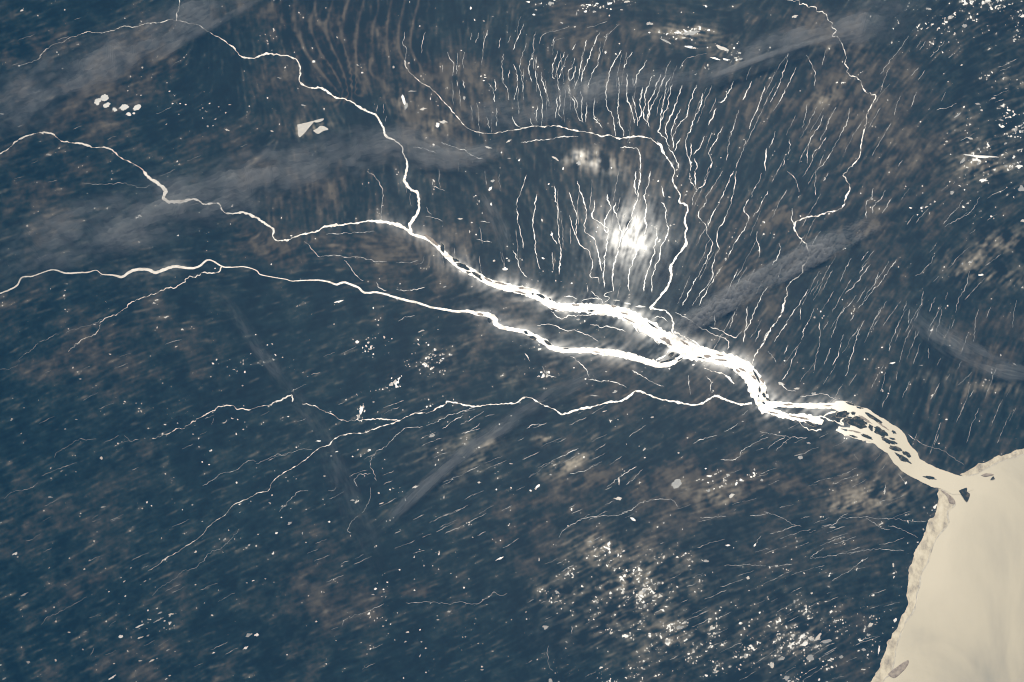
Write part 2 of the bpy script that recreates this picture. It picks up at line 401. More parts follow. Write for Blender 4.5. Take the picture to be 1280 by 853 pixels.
streams(A, '20', 1.3, [(545, 250), (520, 290), (500, 330), (488, 360), (480, 400), (468, 420), (468, 470), (478, 540), (500, 570), (510, 620), (515, 680)], [(600, 260), (575, 300), (558, 340)],
        [(672, 300), (650, 340), (625, 375), (615, 420), (605, 430)], [(602, 390), (605, 425)], [(572, 365), (575, 430), (572, 490), (590, 530), (605, 570), (605, 600), (612, 615)],
        [(530, 385), (535, 440), (530, 500), (528, 560), (535, 620), (555, 650), (555, 680)], [(600, 480), (612, 530), (620, 580), (628, 610)], [(652, 435), (640, 490), (640, 540), (645, 570), (630, 600), (625, 630)],
        [(698, 380), (680, 430), (660, 475), (668, 520), (655, 550), (660, 590), (675, 610), (685, 635)], [(742, 370), (720, 430), (700, 480), (680, 520), (680, 560), (672, 600)],
        [(765, 378), (740, 430), (715, 500), (690, 540), (680, 590), (668, 620)], [(790, 385), (770, 420), (760, 470), (752, 520), (745, 570), (740, 620), (732, 660), (765, 690), (775, 720), (800, 765), (820, 800), (830, 840)],
        [(800, 420), (785, 470), (775, 530), (760, 560), (745, 600)], [(848, 425), (830, 480), (810, 540), (788, 580), (775, 610), (762, 640), (775, 680), (770, 700)],
        [(840, 545), (815, 600), (800, 635), (790, 665), (800, 700), (803, 740)], [(920, 425), (900, 480), (885, 520), (878, 560), (865, 590)],
        [(950, 465), (938, 530), (915, 580), (898, 620), (890, 650), (870, 680), (870, 730), (878, 780), (890, 810), (890, 853)], [(1105, 405), (1080, 460), (1050, 505), (1030, 510)],
        [(1018, 540), (1000, 580), (980, 625)], [(960, 680), (940, 730), (905, 770)], [(892, 715), (893, 750), (888, 790)], [(1052, 630), (1025, 685), (990, 740), (980, 770), (995, 800), (990, 840)],
        [(1195, 405), (1170, 460), (1150, 500)], [(1262, 430), (1240, 500), (1218, 560), (1195, 600), (1185, 640)], [(1270, 740), (1262, 800), (1265, 853)], [(840, 690), (820, 730), (810, 755)], [(910, 790), (920, 830), (915, 850)],
        [(225, 480), (222, 540), (215, 590)], [(295, 485), (310, 510), (315, 545), (335, 590), (355, 610)], [(305, 480), (325, 510), (322, 545)], [(342, 455), (350, 500), (345, 560), (352, 605)], [(370, 510), (370, 560), (368, 610)],
        [(412, 490), (408, 540), (410, 590), (440, 620), (450, 640)], [(282, 425), (285, 470)], [(0, 580), (20, 620), (42, 636)], [(90, 590), (105, 632)])
streams(A, '20', .8, [(1130, 550), (1115, 600), (1095, 660), (1080, 720), (1070, 800)], [(1165, 700), (1140, 780), (1115, 840)], [(865, 590), (830, 625), (808, 670), (800, 700)])
B = 'on the ridged plain west of the comb'
streams(B, '10', .9, [(955, 260), (965, 290), (985, 315), (985, 350), (980, 380)], [(1005, 265), (1000, 330), (1000, 370)], [(1040, 260), (1030, 310), (1035, 340)], [(1155, 150), (1140, 200), (1135, 240)], [(1220, 190), (1210, 240)],
        [(1270, 180), (1255, 215)], [(1190, 395), (1195, 440), (1190, 455)], [(1160, 415), (1185, 460), (1190, 510)], [(1235, 270), (1228, 320), (1232, 400), (1250, 440), (1260, 500)], [(1265, 350), (1260, 390)], [(930, 325), (928, 360)],
        [(845, 160), (830, 200), (825, 265)], [(740, 160), (735, 220), (748, 250), (745, 330)], [(1200, 540), (1198, 630)], [(1150, 585), (1165, 640)], [(635, 520), (635, 565)], [(605, 525), (600, 555)], [(1000, 400), (1005, 430)],
        [(1030, 400), (1040, 440)], [(780, 735), (830, 740), (900, 765)], [(925, 710), (960, 725), (1000, 738), (1040, 750), (1090, 780), (1130, 790)], [(650, 580), (645, 605)], [(1075, 165), (1070, 200)], [(1110, 165), (1095, 215)])
streams(B, '11', .8, [(880, 75), (910, 85), (940, 98)], [(850, 180), (860, 205), (875, 215)], [(845, 225), (880, 230), (930, 250)], [(885, 40), (880, 70)], [(1100, 340), (1140, 350), (1175, 355)], [(1120, 250), (1165, 258)], [(555, 0), (600, 35), (625, 80), (632, 130), (628, 180), (625, 240)])
C = 'in the comb around the sun glint'
streams(C, '21', 1.35, [(125, 115), (115, 170), (105, 230), (105, 290), (115, 330), (118, 400), (130, 450), (140, 490)],
        [(210, 75), (215, 130), (228, 190), (228, 240), (235, 300), (232, 350), (245, 400), (240, 450), (235, 515)], [(195, 300), (205, 340), (225, 365)], [(200, 405), (205, 450), (205, 495)],
        [(285, 105), (300, 160), (320, 210), (322, 260), (318, 310), (330, 350), (355, 385), (385, 395), (395, 430), (398, 470), (390, 500), (395, 530), (430, 530), (435, 560)], [(285, 220), (298, 270), (315, 320)])
streams(C, '21', .9, [(72, 20), (55, 70), (35, 120), (22, 160), (28, 210), (30, 260), (45, 310), (55, 360), (55, 385)], [(5, 395), (30, 450), (45, 495), (75, 530)])
streams(C, '21', 1.8, [(325, 50), (340, 100), (360, 150), (372, 210), (362, 260), (370, 310), (410, 340), (420, 380), (432, 420), (440, 470), (448, 500)],
        [(410, 145), (412, 180), (400, 220), (420, 245), (455, 270), (480, 285), (475, 330), (470, 390), (462, 440), (460, 490), (455, 540), (462, 580)],
        [(475, 115), (478, 150), (490, 185), (475, 225), (458, 265), (465, 300), (475, 310)], [(518, 155), (508, 190), (525, 230), (540, 285), (545, 320), (530, 380), (518, 430), (505, 480), (503, 530), (505, 600)],
        [(638, 0), (635, 60), (625, 110), (625, 140), (605, 190), (595, 240), (570, 290), (548, 330), (540, 350)], [(618, 0), (612, 80), (622, 120)],
        [(690, 0), (685, 20), (678, 70), (658, 130), (672, 185), (660, 240), (670, 280), (662, 320), (645, 360), (620, 410), (600, 460), (585, 510), (580, 560), (585, 600)],
        [(720, 280), (722, 330), (708, 380), (710, 410), (690, 460), (670, 510), (658, 560), (657, 600)],
        [(745, 155), (765, 180), (765, 230), (778, 280), (775, 320), (745, 370), (735, 430), (710, 490), (698, 540), (698, 605)], [(745, 75), (750, 110), (760, 130)])
STREAMS[C].append((cat(T('20', (540, 738), (580, 735), (625, 745), (640, 790)), T('21', (640, 0))), 1.3))
STREAMS[C].append((T('20', (45, 710), (130, 700), (200, 695), (240, 685), (330, 680)), 1.1))
D = 'between the glint comb and the smoke band'
streams(D, '21', 1.0, [(885, 10), (890, 50), (920, 95)], [(910, 0), (915, 50), (920, 95)], [(985, 0), (960, 60), (925, 95), (900, 130), (900, 170)],
        [(1050, 0), (1020, 50), (985, 100), (968, 130), (965, 160), (940, 190), (930, 220), (945, 250), (968, 280), (970, 310), (1000, 350), (1000, 370), (980, 420), (955, 470), (930, 520), (905, 560), (885, 600), (850, 670)],
        [(1105, 0), (1075, 60), (1050, 120), (1020, 180), (990, 240), (975, 280)], [(1118, 0), (1108, 90), (1085, 180), (1055, 250), (1025, 300), (1020, 350), (1030, 390), (1010, 430), (1000, 480), (1002, 520), (985, 560), (940, 610), (900, 670)],
        [(1045, 480), (1010, 530), (980, 580), (945, 640), (935, 670)], [(1245, 10), (1225, 60), (1200, 100), (1195, 130)], [(1180, 140), (1155, 190), (1180, 230), (1165, 280), (1120, 340), (1090, 400), (1080, 430)],
        [(1276, 100), (1250, 150), (1230, 190), (1200, 230)], [(1222, 300), (1220, 340), (1235, 390), (1230, 430)], [(1125, 490), (1105, 535), (1085, 580), (1075, 610)])
E = 'on the plain just north of the node'
streams(E, '21', 1.2, [(1276, 575), (1245, 620), (1225, 670), (1205, 710), (1185, 760), (1160, 800), (1155, 853)], [(1175, 675), (1170, 720), (1165, 790)], [(1240, 790), (1220, 830), (1215, 850)], [(1276, 800), (1250, 850)], [(1110, 700), (1090, 770), (1085, 785)],
        [(1010, 715), (1010, 770)], [(815, 705), (850, 725), (890, 745), (930, 775), (980, 800), (1040, 830), (1080, 850), (1075, 890)], [(985, 775), (1050, 800), (1110, 830), (1145, 800)])
F = 'along the banks of the trunk river'
streams(F, '21', 1.3, [(195, 700), (245, 735), (290, 720), (350, 720), (410, 715)], [(125, 770), (200, 765), (230, 775), (265, 795), (310, 795), (350, 810), (400, 830), (430, 850)], [(390, 765), (420, 770), (445, 780), (480, 775), (520, 785), (565, 800)],
        [(345, 650), (400, 635), (440, 640), (455, 660)], [(500, 600), (460, 620), (490, 635), (460, 655)], [(260, 625), (300, 625), (325, 640)], [(375, 570), (378, 605)], [(395, 600), (440, 640)], [(700, 735), (740, 725), (775, 750)], [(620, 675), (665, 675)])
streams(F, '11', 1.1, [(240, 350), (270, 380), (295, 410), (320, 425), (400, 420), (450, 430), (520, 428), (560, 440), (600, 450), (650, 450)], [(440, 445), (465, 470), (490, 510), (510, 530), (535, 548)], [(600, 555), (615, 580), (650, 598)], [(350, 315), (430, 312), (520, 305), (590, 300)],
        [(700, 590), (760, 595), (840, 580)], [(710, 748), (740, 730), (790, 720)])
Gr = 'on the brown eastern plain above the smoke band'
streams(Gr, '30', 1.0, [(100, 265), (90, 320), (72, 370), (58, 420), (40, 460), (10, 510)], [(140, 335), (118, 390), (95, 430), (75, 475), (55, 510), (25, 555)], [(290, 250), (280, 290), (270, 325)], [(190, 275), (215, 320), (235, 370), (230, 430)],
        [(275, 575), (260, 620), (235, 660), (205, 710), (195, 770), (195, 815)], [(340, 535), (310, 590), (285, 650), (260, 700)], [(290, 685), (260, 730), (230, 760), (222, 790)], [(408, 540), (400, 590), (375, 650), (340, 710), (310, 770), (280, 810), (245, 850)],
        [(740, 460), (725, 500), (712, 535)], [(885, 460), (865, 505)], [(840, 550), (900, 535), (940, 515)], [(35, 655), (25, 700), (5, 740)], [(105, 695), (110, 740), (100, 770)])
streams(Gr, '30', .7, [(700, 180), (660, 240), (620, 290), (590, 330), (560, 370)], [(760, 205), (740, 240)], [(785, 205), (755, 250)], [(880, 205), (845, 250), (810, 285)], [(605, 340), (580, 400), (560, 460)], [(660, 480), (640, 530), (630, 575)], [(195, 520), (185, 590), (170, 640)], [(920, 270), (900, 290)], [(670, 800), (650, 830)], [(80, 790), (75, 830)])
streams(Gr, '31', .95, [(95, 0), (130, 30), (145, 70), (155, 105)], [(240, 0), (235, 60), (238, 120)], [(300, 10), (275, 50)], [(525, 85), (515, 130), (490, 160), (488, 200), (490, 235)], [(585, 95), (560, 140), (530, 170), (520, 210)], [(615, 135), (590, 180), (570, 210)],
        [(970, 145), (940, 190), (900, 230), (875, 265)], [(1055, 130), (1020, 195), (975, 225), (920, 255), (880, 280)], [(120, 185), (118, 240), (135, 275)])
Hh = 'on the dark eastern plain below the smoke band'
streams(Hh, '31', .95, [(55, 360), (65, 390), (45, 430), (20, 470)], [(70, 470), (50, 530)], [(500, 400), (465, 445)], [(415, 435), (385, 490), (360, 550)], [(510, 465), (470, 520), (430, 570), (385, 610)], [(490, 460), (455, 510)],
        [(640, 440), (600, 500), (555, 560), (510, 610), (450, 685)], [(550, 505), (530, 560), (500, 600), (480, 640)], [(830, 420), (800, 470), (760, 510), (735, 522)], [(1005, 500), (985, 580), (950, 640), (935, 705)], [(865, 690), (855, 750), (840, 800)],
        [(775, 600), (765, 650), (758, 680)], [(835, 630), (815, 670), (805, 700)], [(440, 620), (400, 670), (355, 720), (335, 780), (315, 830)], [(430, 715), (410, 745)], [(230, 685), (205, 740), (180, 790), (168, 840)],
        [(200, 590), (165, 650), (120, 710), (85, 770), (45, 830), (30, 853)], [(590, 650), (550, 710), (520, 770)], [(690, 650), (675, 695)], [(480, 745), (455, 790), (435, 850)], [(655, 745), (635, 800), (615, 850)], [(300, 750), (275, 790)],
        [(255, 755), (258, 800), (258, 850)], [(375, 815), (362, 850)], [(165, 680), (160, 740)])
streams(Hh, '31', .75, [(1240, 645), (1225, 700), (1220, 780)], [(1110, 680), (1090, 730)], [(1050, 690), (1035, 750), (1025, 850)], [(850, 525), (825, 550)], [(895, 605), (885, 640)], [(705, 690), (700, 760)], [(735, 800), (730, 840)], [(930, 740), (915, 780)])
streams(Hh, '32', 1.0, [(150, 25), (125, 80), (110, 130), (85, 165), (70, 190)], [(100, 15), (80, 60)], [(365, 0), (350, 60), (320, 115)], [(435, 0), (425, 50), (405, 100), (400, 140), (383, 170)], [(300, 170), (275, 210)], [(585, 150), (575, 195), (560, 245)],
        [(645, 150), (638, 190)], [(705, 195), (685, 240), (670, 275)], [(855, 205), (830, 250), (810, 285)], [(1015, 150), (980, 185), (945, 215)], [(670, 40), (655, 100)], [(610, 0), (603, 45)], [(800, 30), (800, 80)], [(862, 80), (842, 115)], [(965, 95), (945, 135)],
        [(1025, 240), (1005, 275)], [(0, 45), (25, 75), (40, 100)])
streams(Hh, '32', .7, [(260, 0), (240, 80), (230, 140)], [(310, 30), (280, 110)], [(1050, 330), (1030, 380), (1010, 430), (990, 500)], [(890, 190), (905, 160)], [(790, 515), (870, 540), (930, 580), (975, 610)])
streams(Hh, '32', 1.5, [(700, 460), (740, 490), (790, 515)], [(60, 200), (95, 235), (140, 245)], [(160, 270), (220, 265), (260, 258), (310, 270), (345, 290)])
J = 'in the marsh south of the delta arms'
streams(J, '32', 1.0, [(-40, 445), (0, 455), (40, 462), (90, 470), (190, 480)], [(0, 530), (50, 490), (85, 475)], [(40, 540), (80, 500), (115, 478)], [(430, 560), (450, 590)], [(650, 655), (690, 705)], [(585, 710), (580, 760)])
streams(J, '22', 1.0, [(905, 505), (960, 480), (1020, 465)], [(1060, 445), (1090, 430), (1125, 405)], [(1040, 585), (1100, 590), (1130, 570), (1150, 535), (1200, 510), (1250, 485), (1276, 475)], [(880, 165), (880, 210), (890, 260)], [(970, 170), (990, 200), (990, 245)],
        [(600, 140), (650, 170), (700, 200), (755, 220)], [(380, 185), (440, 195), (500, 195), (570, 225)], [(290, 70), (330, 95), (365, 130), (385, 175)], [(65, 55), (90, 95)], [(150, 120), (170, 155), (220, 175)], [(585, 470), (620, 445), (665, 415)],
        [(475, 720), (540, 670), (620, 620)], [(570, 710), (610, 675), (650, 635)], [(1145, 365), (1175, 340)], [(75, 430), (105, 412), (160, 408)], [(225, 580), (280, 555), (330, 530)], [(290, 655), (350, 645), (425, 610)], [(550, 850), (600, 830), (640, 800), (700, 787), (770, 783), (800, 785), (825, 820)])
K = 'on the tidal plain beside the sea'
streams(K, '33', .95, [(490, 30), (530, 55), (570, 80), (610, 90)], [(600, 70), (650, 80), (700, 105), (750, 130)], [(270, 72), (330, 60), (365, 30), (430, 32), (480, 25), (560, 35), (640, 35), (700, 45), (790, 48)], [(210, 228), (280, 180)], [(330, 160), (400, 140), (440, 125)],
        [(210, 235), (320, 220), (400, 205), (500, 190), (560, 185), (680, 195)], [(320, 345), (380, 310), (430, 275), (470, 245), (500, 230)], [(0, 275), (60, 270), (120, 262)], [(-20, 0), (0, 5), (45, 18), (80, 35), (120, 60), (165, 72)], [(320, 835), (380, 822)], [(560, 665), (550, 720)])
streams(K, '23', .9, [(940, 30), (1000, 27), (1070, 22)], [(1190, 20), (1240, 15), (1280, 8)], [(1245, 120), (1225, 145), (1213, 172)], [(1060, 270), (1150, 265), (1270, 270)])
Lq = 'on the dark southern plain'
streams(Lq, '12', 1.0, [(0, 605), (60, 580), (110, 560), (130, 565), (175, 550), (220, 535), (280, 535)], [(1085, 325), (1030, 345), (970, 362), (920, 385), (880, 408), (850, 415)],
        [(830, 420), (780, 425), (745, 430), (710, 455), (680, 485), (640, 525), (600, 545), (575, 580), (570, 620), (585, 640), (600, 690)], [(570, 655), (520, 660), (490, 690), (505, 720)], [(260, 740), (210, 745), (180, 775), (140, 820), (115, 845)], [(1030, 365), (980, 395), (930, 430)], [(1135, 345), (1080, 380), (1020, 410)], [(1115, 405), (1080, 435), (1040, 455)], [(400, 720), (385, 738), (360, 740)])
streams(Lq, '12', .75, [(570, 725), (570, 770), (550, 820), (530, 850)])
streams(Lq, '02', .9, [(1276, 595), (1240, 590), (1180, 635), (1100, 655), (1060, 690), (1010, 715)], [(270, 575), (290, 545), (330, 525), (390, 485), (430, 485), (480, 482)], [(20, 780), (70, 745), (120, 738), (160, 725), (190, 700)], [(620, 465), (640, 480), (645, 495), (690, 485)],
        [(190, 5), (150, 45), (100, 75), (95, 100)], [(90, 112), (60, 130), (0, 135)], [(400, 0), (340, 45)], [(1065, 380), (1055, 410)])
streams(Lq, '01', .8, [(510, 740), (440, 770), (370, 790), (330, 805)], [(280, 810), (240, 835), (195, 853)], [(410, 60), (480, 68), (550, 65), (600, 58), (650, 68), (700, 85), (745, 72)])
streams(Lq, '03', .75, [(1195, 85), (1160, 130), (1110, 180), (1050, 205), (1010, 250), (960, 285), (910, 300), (880, 330), (830, 360), (800, 380), (760, 420)], [(205, 565), (235, 530), (300, 500), (360, 465), (435, 425)], [(545, 575), (580, 545)], [(450, 720), (470, 680)])
streams(Lq, '13', .8, [(430, 570), (440, 545), (490, 520), (540, 505), (590, 485), (640, 460)], [(750, 455), (800, 455), (850, 450), (920, 455), (970, 460), (1020, 450), (1060, 460), (1110, 458), (1150, 435), (1190, 405), (1220, 420), (1255, 408)], [(510, 20), (470, 60), (460, 95), (475, 105)])
streams(Lq, '23', .95, [(235, 128), (250, 100), (290, 70), (340, 42), (400, 25), (460, 20), (530, 15), (580, 0)], [(205, 795), (185, 770), (178, 720), (182, 670)], [(300, 610), (300, 570)])

# ------------------------------------------------------------------ map: lakes that are large enough to be drawn one by one (tile, x, y, half length, half width, turn)
OVALS = [('eastern of the two joined oval lakes, lying on the dark plain', 520, 488, 19, 17, -20), ('western of the two joined oval lakes, with a sharp lower tip', 487, 507, 19, 15, -50),
         ('oval lake with a dark spot below the two joined lakes', 532, 525, 19, 12, -25), ('largest round lake, alone in the middle of the oval lake row', 620, 535, 23, 16, -10),
         ('smallest round lake of the oval row, just west of the largest', 572, 547, 12, 11, 0), ('small lake tucked beneath the long pointed lake', 640, 570, 13, 9, -5), ('long pointed lake closing the oval row on the east', 682, 537, 22, 11, -32), ('tiny lake touching the tip of the long pointed lake', 667, 566, 7, 5, 0)]
LONE = [('03', 75, 210, 15, 7, -28), ('03', 88, 226, 8, 4, -10), ('03', 450, 242, 12, 4, -25), ('03', 421, 287, 8, 5, -10), ('03', 725, 347, 12, 4, -28), ('03', 622, 348, 9, 4, -25), ('03', 655, 280, 9, 4, -30), ('03', 978, 200, 10, 8, -30), ('03', 1245, 168, 11, 6, -40),
        ('03', 345, 602, 9, 5, -5), ('03', 415, 688, 7, 5, 0), ('03', 602, 625, 14, 9, -15), ('03', 697, 571, 25, 5, -20), ('03', 710, 548, 6, 7, 0), ('03', 793, 541, 30, 5, -27), ('03', 822, 545, 8, 4, -20), ('03', 740, 493, 5, 5, 0), ('03', 800, 505, 14, 5, -30), ('03', 855, 511, 16, 4, -8),
        ('03', 838, 692, 15, 4, -28), ('03', 760, 743, 17, 5, -30), ('03', 785, 733, 7, 5, -20), ('03', 700, 745, 12, 4, -10), ('03', 142, 752, 13, 8, 0), ('03', 278, 742, 9, 7, -40), ('03', 20, 834, 12, 7, -15), ('03', 560, 828, 25, 5, -30), ('03', 830, 836, 10, 4, -25), ('03', 848, 819, 9, 4, -20),
        ('03', 1243, 615, 22, 10, -25), ('03', 1228, 680, 17, 7, -32), ('03', 1068, 705, 12, 5, -28), ('03', 1022, 456, 6, 4, 0), ('03', 977, 364, 7, 5, 0), ('03', 1233, 355, 6, 5, 0), ('03', 1265, 344, 9, 4, -15), ('03', 122, 412, 24, 5, -25), ('03', 700, 628, 20, 5, -20), ('03', 740, 618, 14, 4, -25), ('03', 570, 758, 9, 4, 0), ('03', 427, 600, 12, 3, -20), ('03', 545, 399, 6, 4, 0), ('03', 648, 516, 8, 3, -25), ('03', 1143, 92, 5, 5, 0),
        ('13', 168, 56, 15, 8, -25), ('13', 367, 50, 8, 5, 0), ('13', 102, 105, 9, 7, 0), ('13', 232, 108, 4, 8, 0), ('13', 250, 153, 6, 4, 0), ('13', 718, 290, 7, 6, 0), ('13', 597, 385, 11, 7, -15), ('13', 584, 414, 10, 5, 0), ('13', 757, 601, 11, 6, -5), ('13', 748, 649, 12, 6, -25), ('13', 850, 682, 9, 5, -10), ('13', 820, 720, 5, 10, 20), ('13', 908, 540, 10, 4, 5),
        ('13', 827, 650, 7, 6, 0), ('13', 1130, 774, 8, 7, 0), ('13', 1130, 790, 11, 4, 0), ('13', 1040, 379, 6, 6, 0), ('13', 793, 392, 6, 5, 0), ('13', 792, 337, 6, 4, 0), ('13', 428, 271, 7, 5, 0), ('13', 656, 352, 7, 4, 10), ('13', 738, 831, 5, 6, 0), ('13', 694, 640, 5, 5, 0), ('13', 915, 210, 6, 6, 0), ('13', 840, 269, 5, 5, 0), ('13', 1066, 54, 9, 5, 0), ('13', 1083, 127, 6, 4, 0), ('13', 300, 549, 9, 4, -20), ('13', 47, 335, 8, 4, 0), ('13', 262, 420, 6, 5, 0), ('13', 230, 455, 6, 4, 0), ('13', 1215, 235, 22, 7, -25), ('13', 3, 615, 14, 9, 20), ('13', 636, 571, 9, 4, -10), ('13', 400, 644, 6, 4, 0), ('13', 850, 802, 5, 5, 0), ('13', 820, 590, 6, 7, 0),
        ('02', 325, 432, 8, 7, -30), ('02', 505, 578, 11, 11, -40), ('02', 252, 772, 15, 7, 0), ('02', 1064, 107, 10, 6, 20), ('02', 1210, 217, 6, 5, 0), ('02', 878, 22, 12, 4, -30), ('02', 962, 458, 7, 5, 0), ('02', 1158, 380, 9, 4, 20), ('02', 885, 404, 6, 5, 0), ('02', 822, 411, 8, 4, -10), ('02', 380, 385, 12, 3, 0), ('02', 548, 60, 8, 4, 0), ('02', 400, 183, 9, 5, 0), ('02', 1008, 597, 7, 4, 0), ('02', 1043, 610, 9, 4, 15), ('02', 514, 821, 14, 4, -10), ('02', 710, 828, 8, 6, 0), ('02', 755, 815, 5, 5, 0), ('02', 1220, 148, 6, 6, 0), ('02', 378, 646, 6, 4, 0), ('02', 740, 430, 7, 4, -20), ('02', 1250, 793, 6, 5, 0),
        ('12', 1113, 698, 11, 7, 0), ('12', 1105, 642, 8, 5, 0), ('12', 612, 752, 7, 6, 0), ('12', 70, 802, 9, 6, 20), ('12', 80, 763, 6, 5, 0), ('12', 375, 567, 7, 6, 0), ('12', 402, 545, 12, 3, -15), ('12', 482, 570, 6, 5, 0), ('12', 978, 682, 7, 4, 0), ('12', 483, 788, 18, 4, 0), ('12', 312, 493, 14, 4, 0), ('12', 525, 338, 15, 20, 15), ('12', 585, 298, 8, 7, 0), ('12', 625, 803, 14, 4, -15), ('12', 875, 467, 16, 8, -20), ('12', 795, 722, 18, 6, -20), ('12', 1270, 606, 12, 4, 0), ('12', 342, 667, 10, 3, 0), ('12', 200, 681, 5, 4, 0),
        ('22', 528, 780, 20, 10, 5), ('22', 700, 374, 10, 6, -10), ('22', 985, 668, 20, 6, 0), ('22', 967, 630, 8, 5, 0), ('22', 830, 552, 7, 5, 0), ('22', 333, 555, 6, 5, 0), ('22', 905, 113, 10, 5, 0), ('22', 130, 718, 18, 6, -30), ('22', 192, 660, 8, 5, 0), ('22', 875, 477, 6, 5, 0), ('22', 1150, 395, 8, 4, 0), ('22', 1118, 705, 12, 10, -30), ('22', 1242, 688, 10, 9, 0), ('22', 533, 690, 6, 22, 0), ('22', 515, 246, 18, 6, -20), ('22', 460, 345, 16, 3, -20), ('22', 410, 266, 26, 4, 5), ('22', 784, 132, 6, 6, 0), ('22', 648, 147, 5, 4, 0), ('22', 1095, 765, 18, 12, -20), ('22', 980, 740, 10, 12, 20),
        ('00', 108, 53, 13, 6, -15), ('00', 322, 50, 6, 5, 0), ('00', 8, 568, 16, 5, 15), ('00', 710, 338, 7, 7, 0), ('00', 860, 517, 6, 5, 0), ('00', 898, 518, 7, 4, 0), ('00', 1073, 594, 11, 5, -35), ('00', 1132, 648, 14, 7, 20), ('00', 1035, 630, 7, 7, 0), ('00', 703, 476, 6, 5, 0), ('00', 755, 387, 5, 5, 0), ('00', 1010, 540, 6, 4, 0), ('00', 1090, 533, 6, 4, 0), ('00', 1145, 523, 12, 3, 0), ('00', 832, 413, 8, 4, -30), ('00', 845, 456, 6, 4, 0), ('00', 95, 330, 7, 5, 0), ('00', 1100, 108, 8, 4, -30), ('00', 312, 342, 6, 5, 0), ('00', 925, 522, 6, 4, 0),
        ('21', 155, 435, 9, 7, 0), ('21', 718, 280, 14, 13, 0), ('21', 785, 130, 10, 5, 0), ('21', 808, 266, 10, 4, -15), ('21', 790, 272, 7, 6, 0), ('21', 865, 120, 10, 5, -30), ('21', 845, 70, 5, 5, 0), ('21', 50, 442, 6, 5, 0), ('21', 862, 716, 9, 5, 0), ('21', 985, 690, 11, 9, 0), ('21', 640, 675, 24, 4, 0), ('21', 575, 660, 20, 5, 5), ('21', 520, 645, 20, 4, 0), ('21', 330, 740, 16, 5, -10), ('21', 200, 315, 9, 12, 20),
        ('11', 1243, 487, 14, 9, 0), ('11', 1260, 447, 10, 8, 0), ('11', 1187, 447, 8, 7, 0), ('11', 1075, 577, 7, 6, 0), ('11', 1165, 90, 16, 8, -50), ('11', 1180, 48, 14, 8, 0), ('11', 1018, 238, 14, 4, 5), ('11', 1112, 150, 5, 10, 0), ('11', 1065, 303, 5, 9, 0), ('11', 1128, 210, 5, 9, 0), ('11', 1172, 165, 5, 8, 0), ('11', 940, 578, 12, 5, -20), ('11', 640, 828, 7, 8, 0), ('11', 825, 797, 20, 5, -20), ('11', 412, 650, 26, 6, -15), ('11', 1250, 435, 6, 4, 0),
        ('10', 1038, 490, 8, 14, 10), ('10', 935, 608, 22, 12, 5), ('10', 905, 625, 12, 14, 30), ('10', 735, 500, 8, 32, -14), ('10', 748, 530, 8, 24, 8), ('10', 830, 545, 20, 6, -10), ('10', 775, 455, 24, 4, 0), ('10', 1155, 735, 24, 5, 10), ('10', 1262, 790, 12, 4, 0), ('10', 1260, 703, 16, 5, -30), ('10', 685, 335, 7, 9, 40), ('10', 80, 655, 12, 4, 20), ('10', 1135, 105, 7, 6, 0), ('10', 1090, 100, 4, 6, 0), ('10', 1070, 42, 6, 10, 20), ('10', 118, 390, 14, 3, 10), ('10', 235, 525, 16, 4, 15),
        ('31', 711, 184, 9, 6, 0), ('31', 764, 185, 8, 6, 0), ('31', 768, 200, 7, 5, 0), ('31', 790, 178, 12, 6, -20), ('31', 810, 165, 9, 7, 0), ('31', 832, 153, 8, 6, 0), ('31', 916, 108, 14, 9, -35), ('31', 650, 478, 5, 5, 0), ('31', 1218, 403, 6, 5, 0), ('31', 686, 77, 6, 5, 0), ('31', 875, 163, 5, 4, 0), ('31', 745, 218, 6, 4, 0), ('31', 1062, 518, 16, 6, 0), ('31', 1268, 248, 14, 8, 0), ('31', 1265, 90, 22, 16, -10), ('31', 1075, 48, 22, 10, -5),
        ('32', 620, 104, 16, 7, -5), ('32', 765, 115, 12, 3, 0), ('32', 1160, 65, 5, 8, 0), ('32', 1228, 108, 14, 4, 30), ('32', 600, 255, 5, 4, 0), ('32', 570, 240, 8, 10, 0), ('32', 65, 208, 20, 10, 10), ('32', 205, 503, 16, 5, 5), ('32', 145, 232, 16, 5, -10), ('32', 228, 257, 14, 8, 0), ('32', 688, 700, 8, 12, 30), ('32', 160, 575, 14, 10, 0), ('32', 580, 745, 6, 14, 10),
        ('23', 165, 577, 20, 14, -10), ('23', 605, 38, 18, 7, 20), ('23', 1078, 167, 14, 5, 0), ('23', 192, 842, 14, 12, 30), ('23', 280, 70, 5, 5, 0), ('23', 375, 231, 7, 5, 0), ('23', 1215, 165, 6, 12, 25), ('23', 225, 402, 14, 8, 25), ('23', 1180, 330, 14, 10, 0), ('23', 972, 245, 14, 8, 0), ('23', 135, 240, 4, 12, 0),
        ('33', 368, 725, 15, 9, -20), ('33', 218, 408, 8, 7, 0), ('33', 325, 78, 18, 5, -5), ('33', 627, 266, 7, 12, 0), ('33', 500, 615, 10, 10, 0), ('33', 635, 545, 9, 16, 30), ('33', 555, 690, 5, 28, 5), ('33', 90, 832, 22, 12, -15), ('33', 480, 690, 14, 9, 0), ('33', 472, 243, 9, 6, -20), ('33', 185, 660, 26, 14, -20), ('33', 290, 648, 30, 9, -10), ('33', 250, 628, 28, 9, -45), ('33', 65, 735, 22, 9, -10), ('33', 20, 765, 14, 18, 20), ('33', 210, 730, 20, 18, -30), ('33', 515, 565, 16, 10, -30),
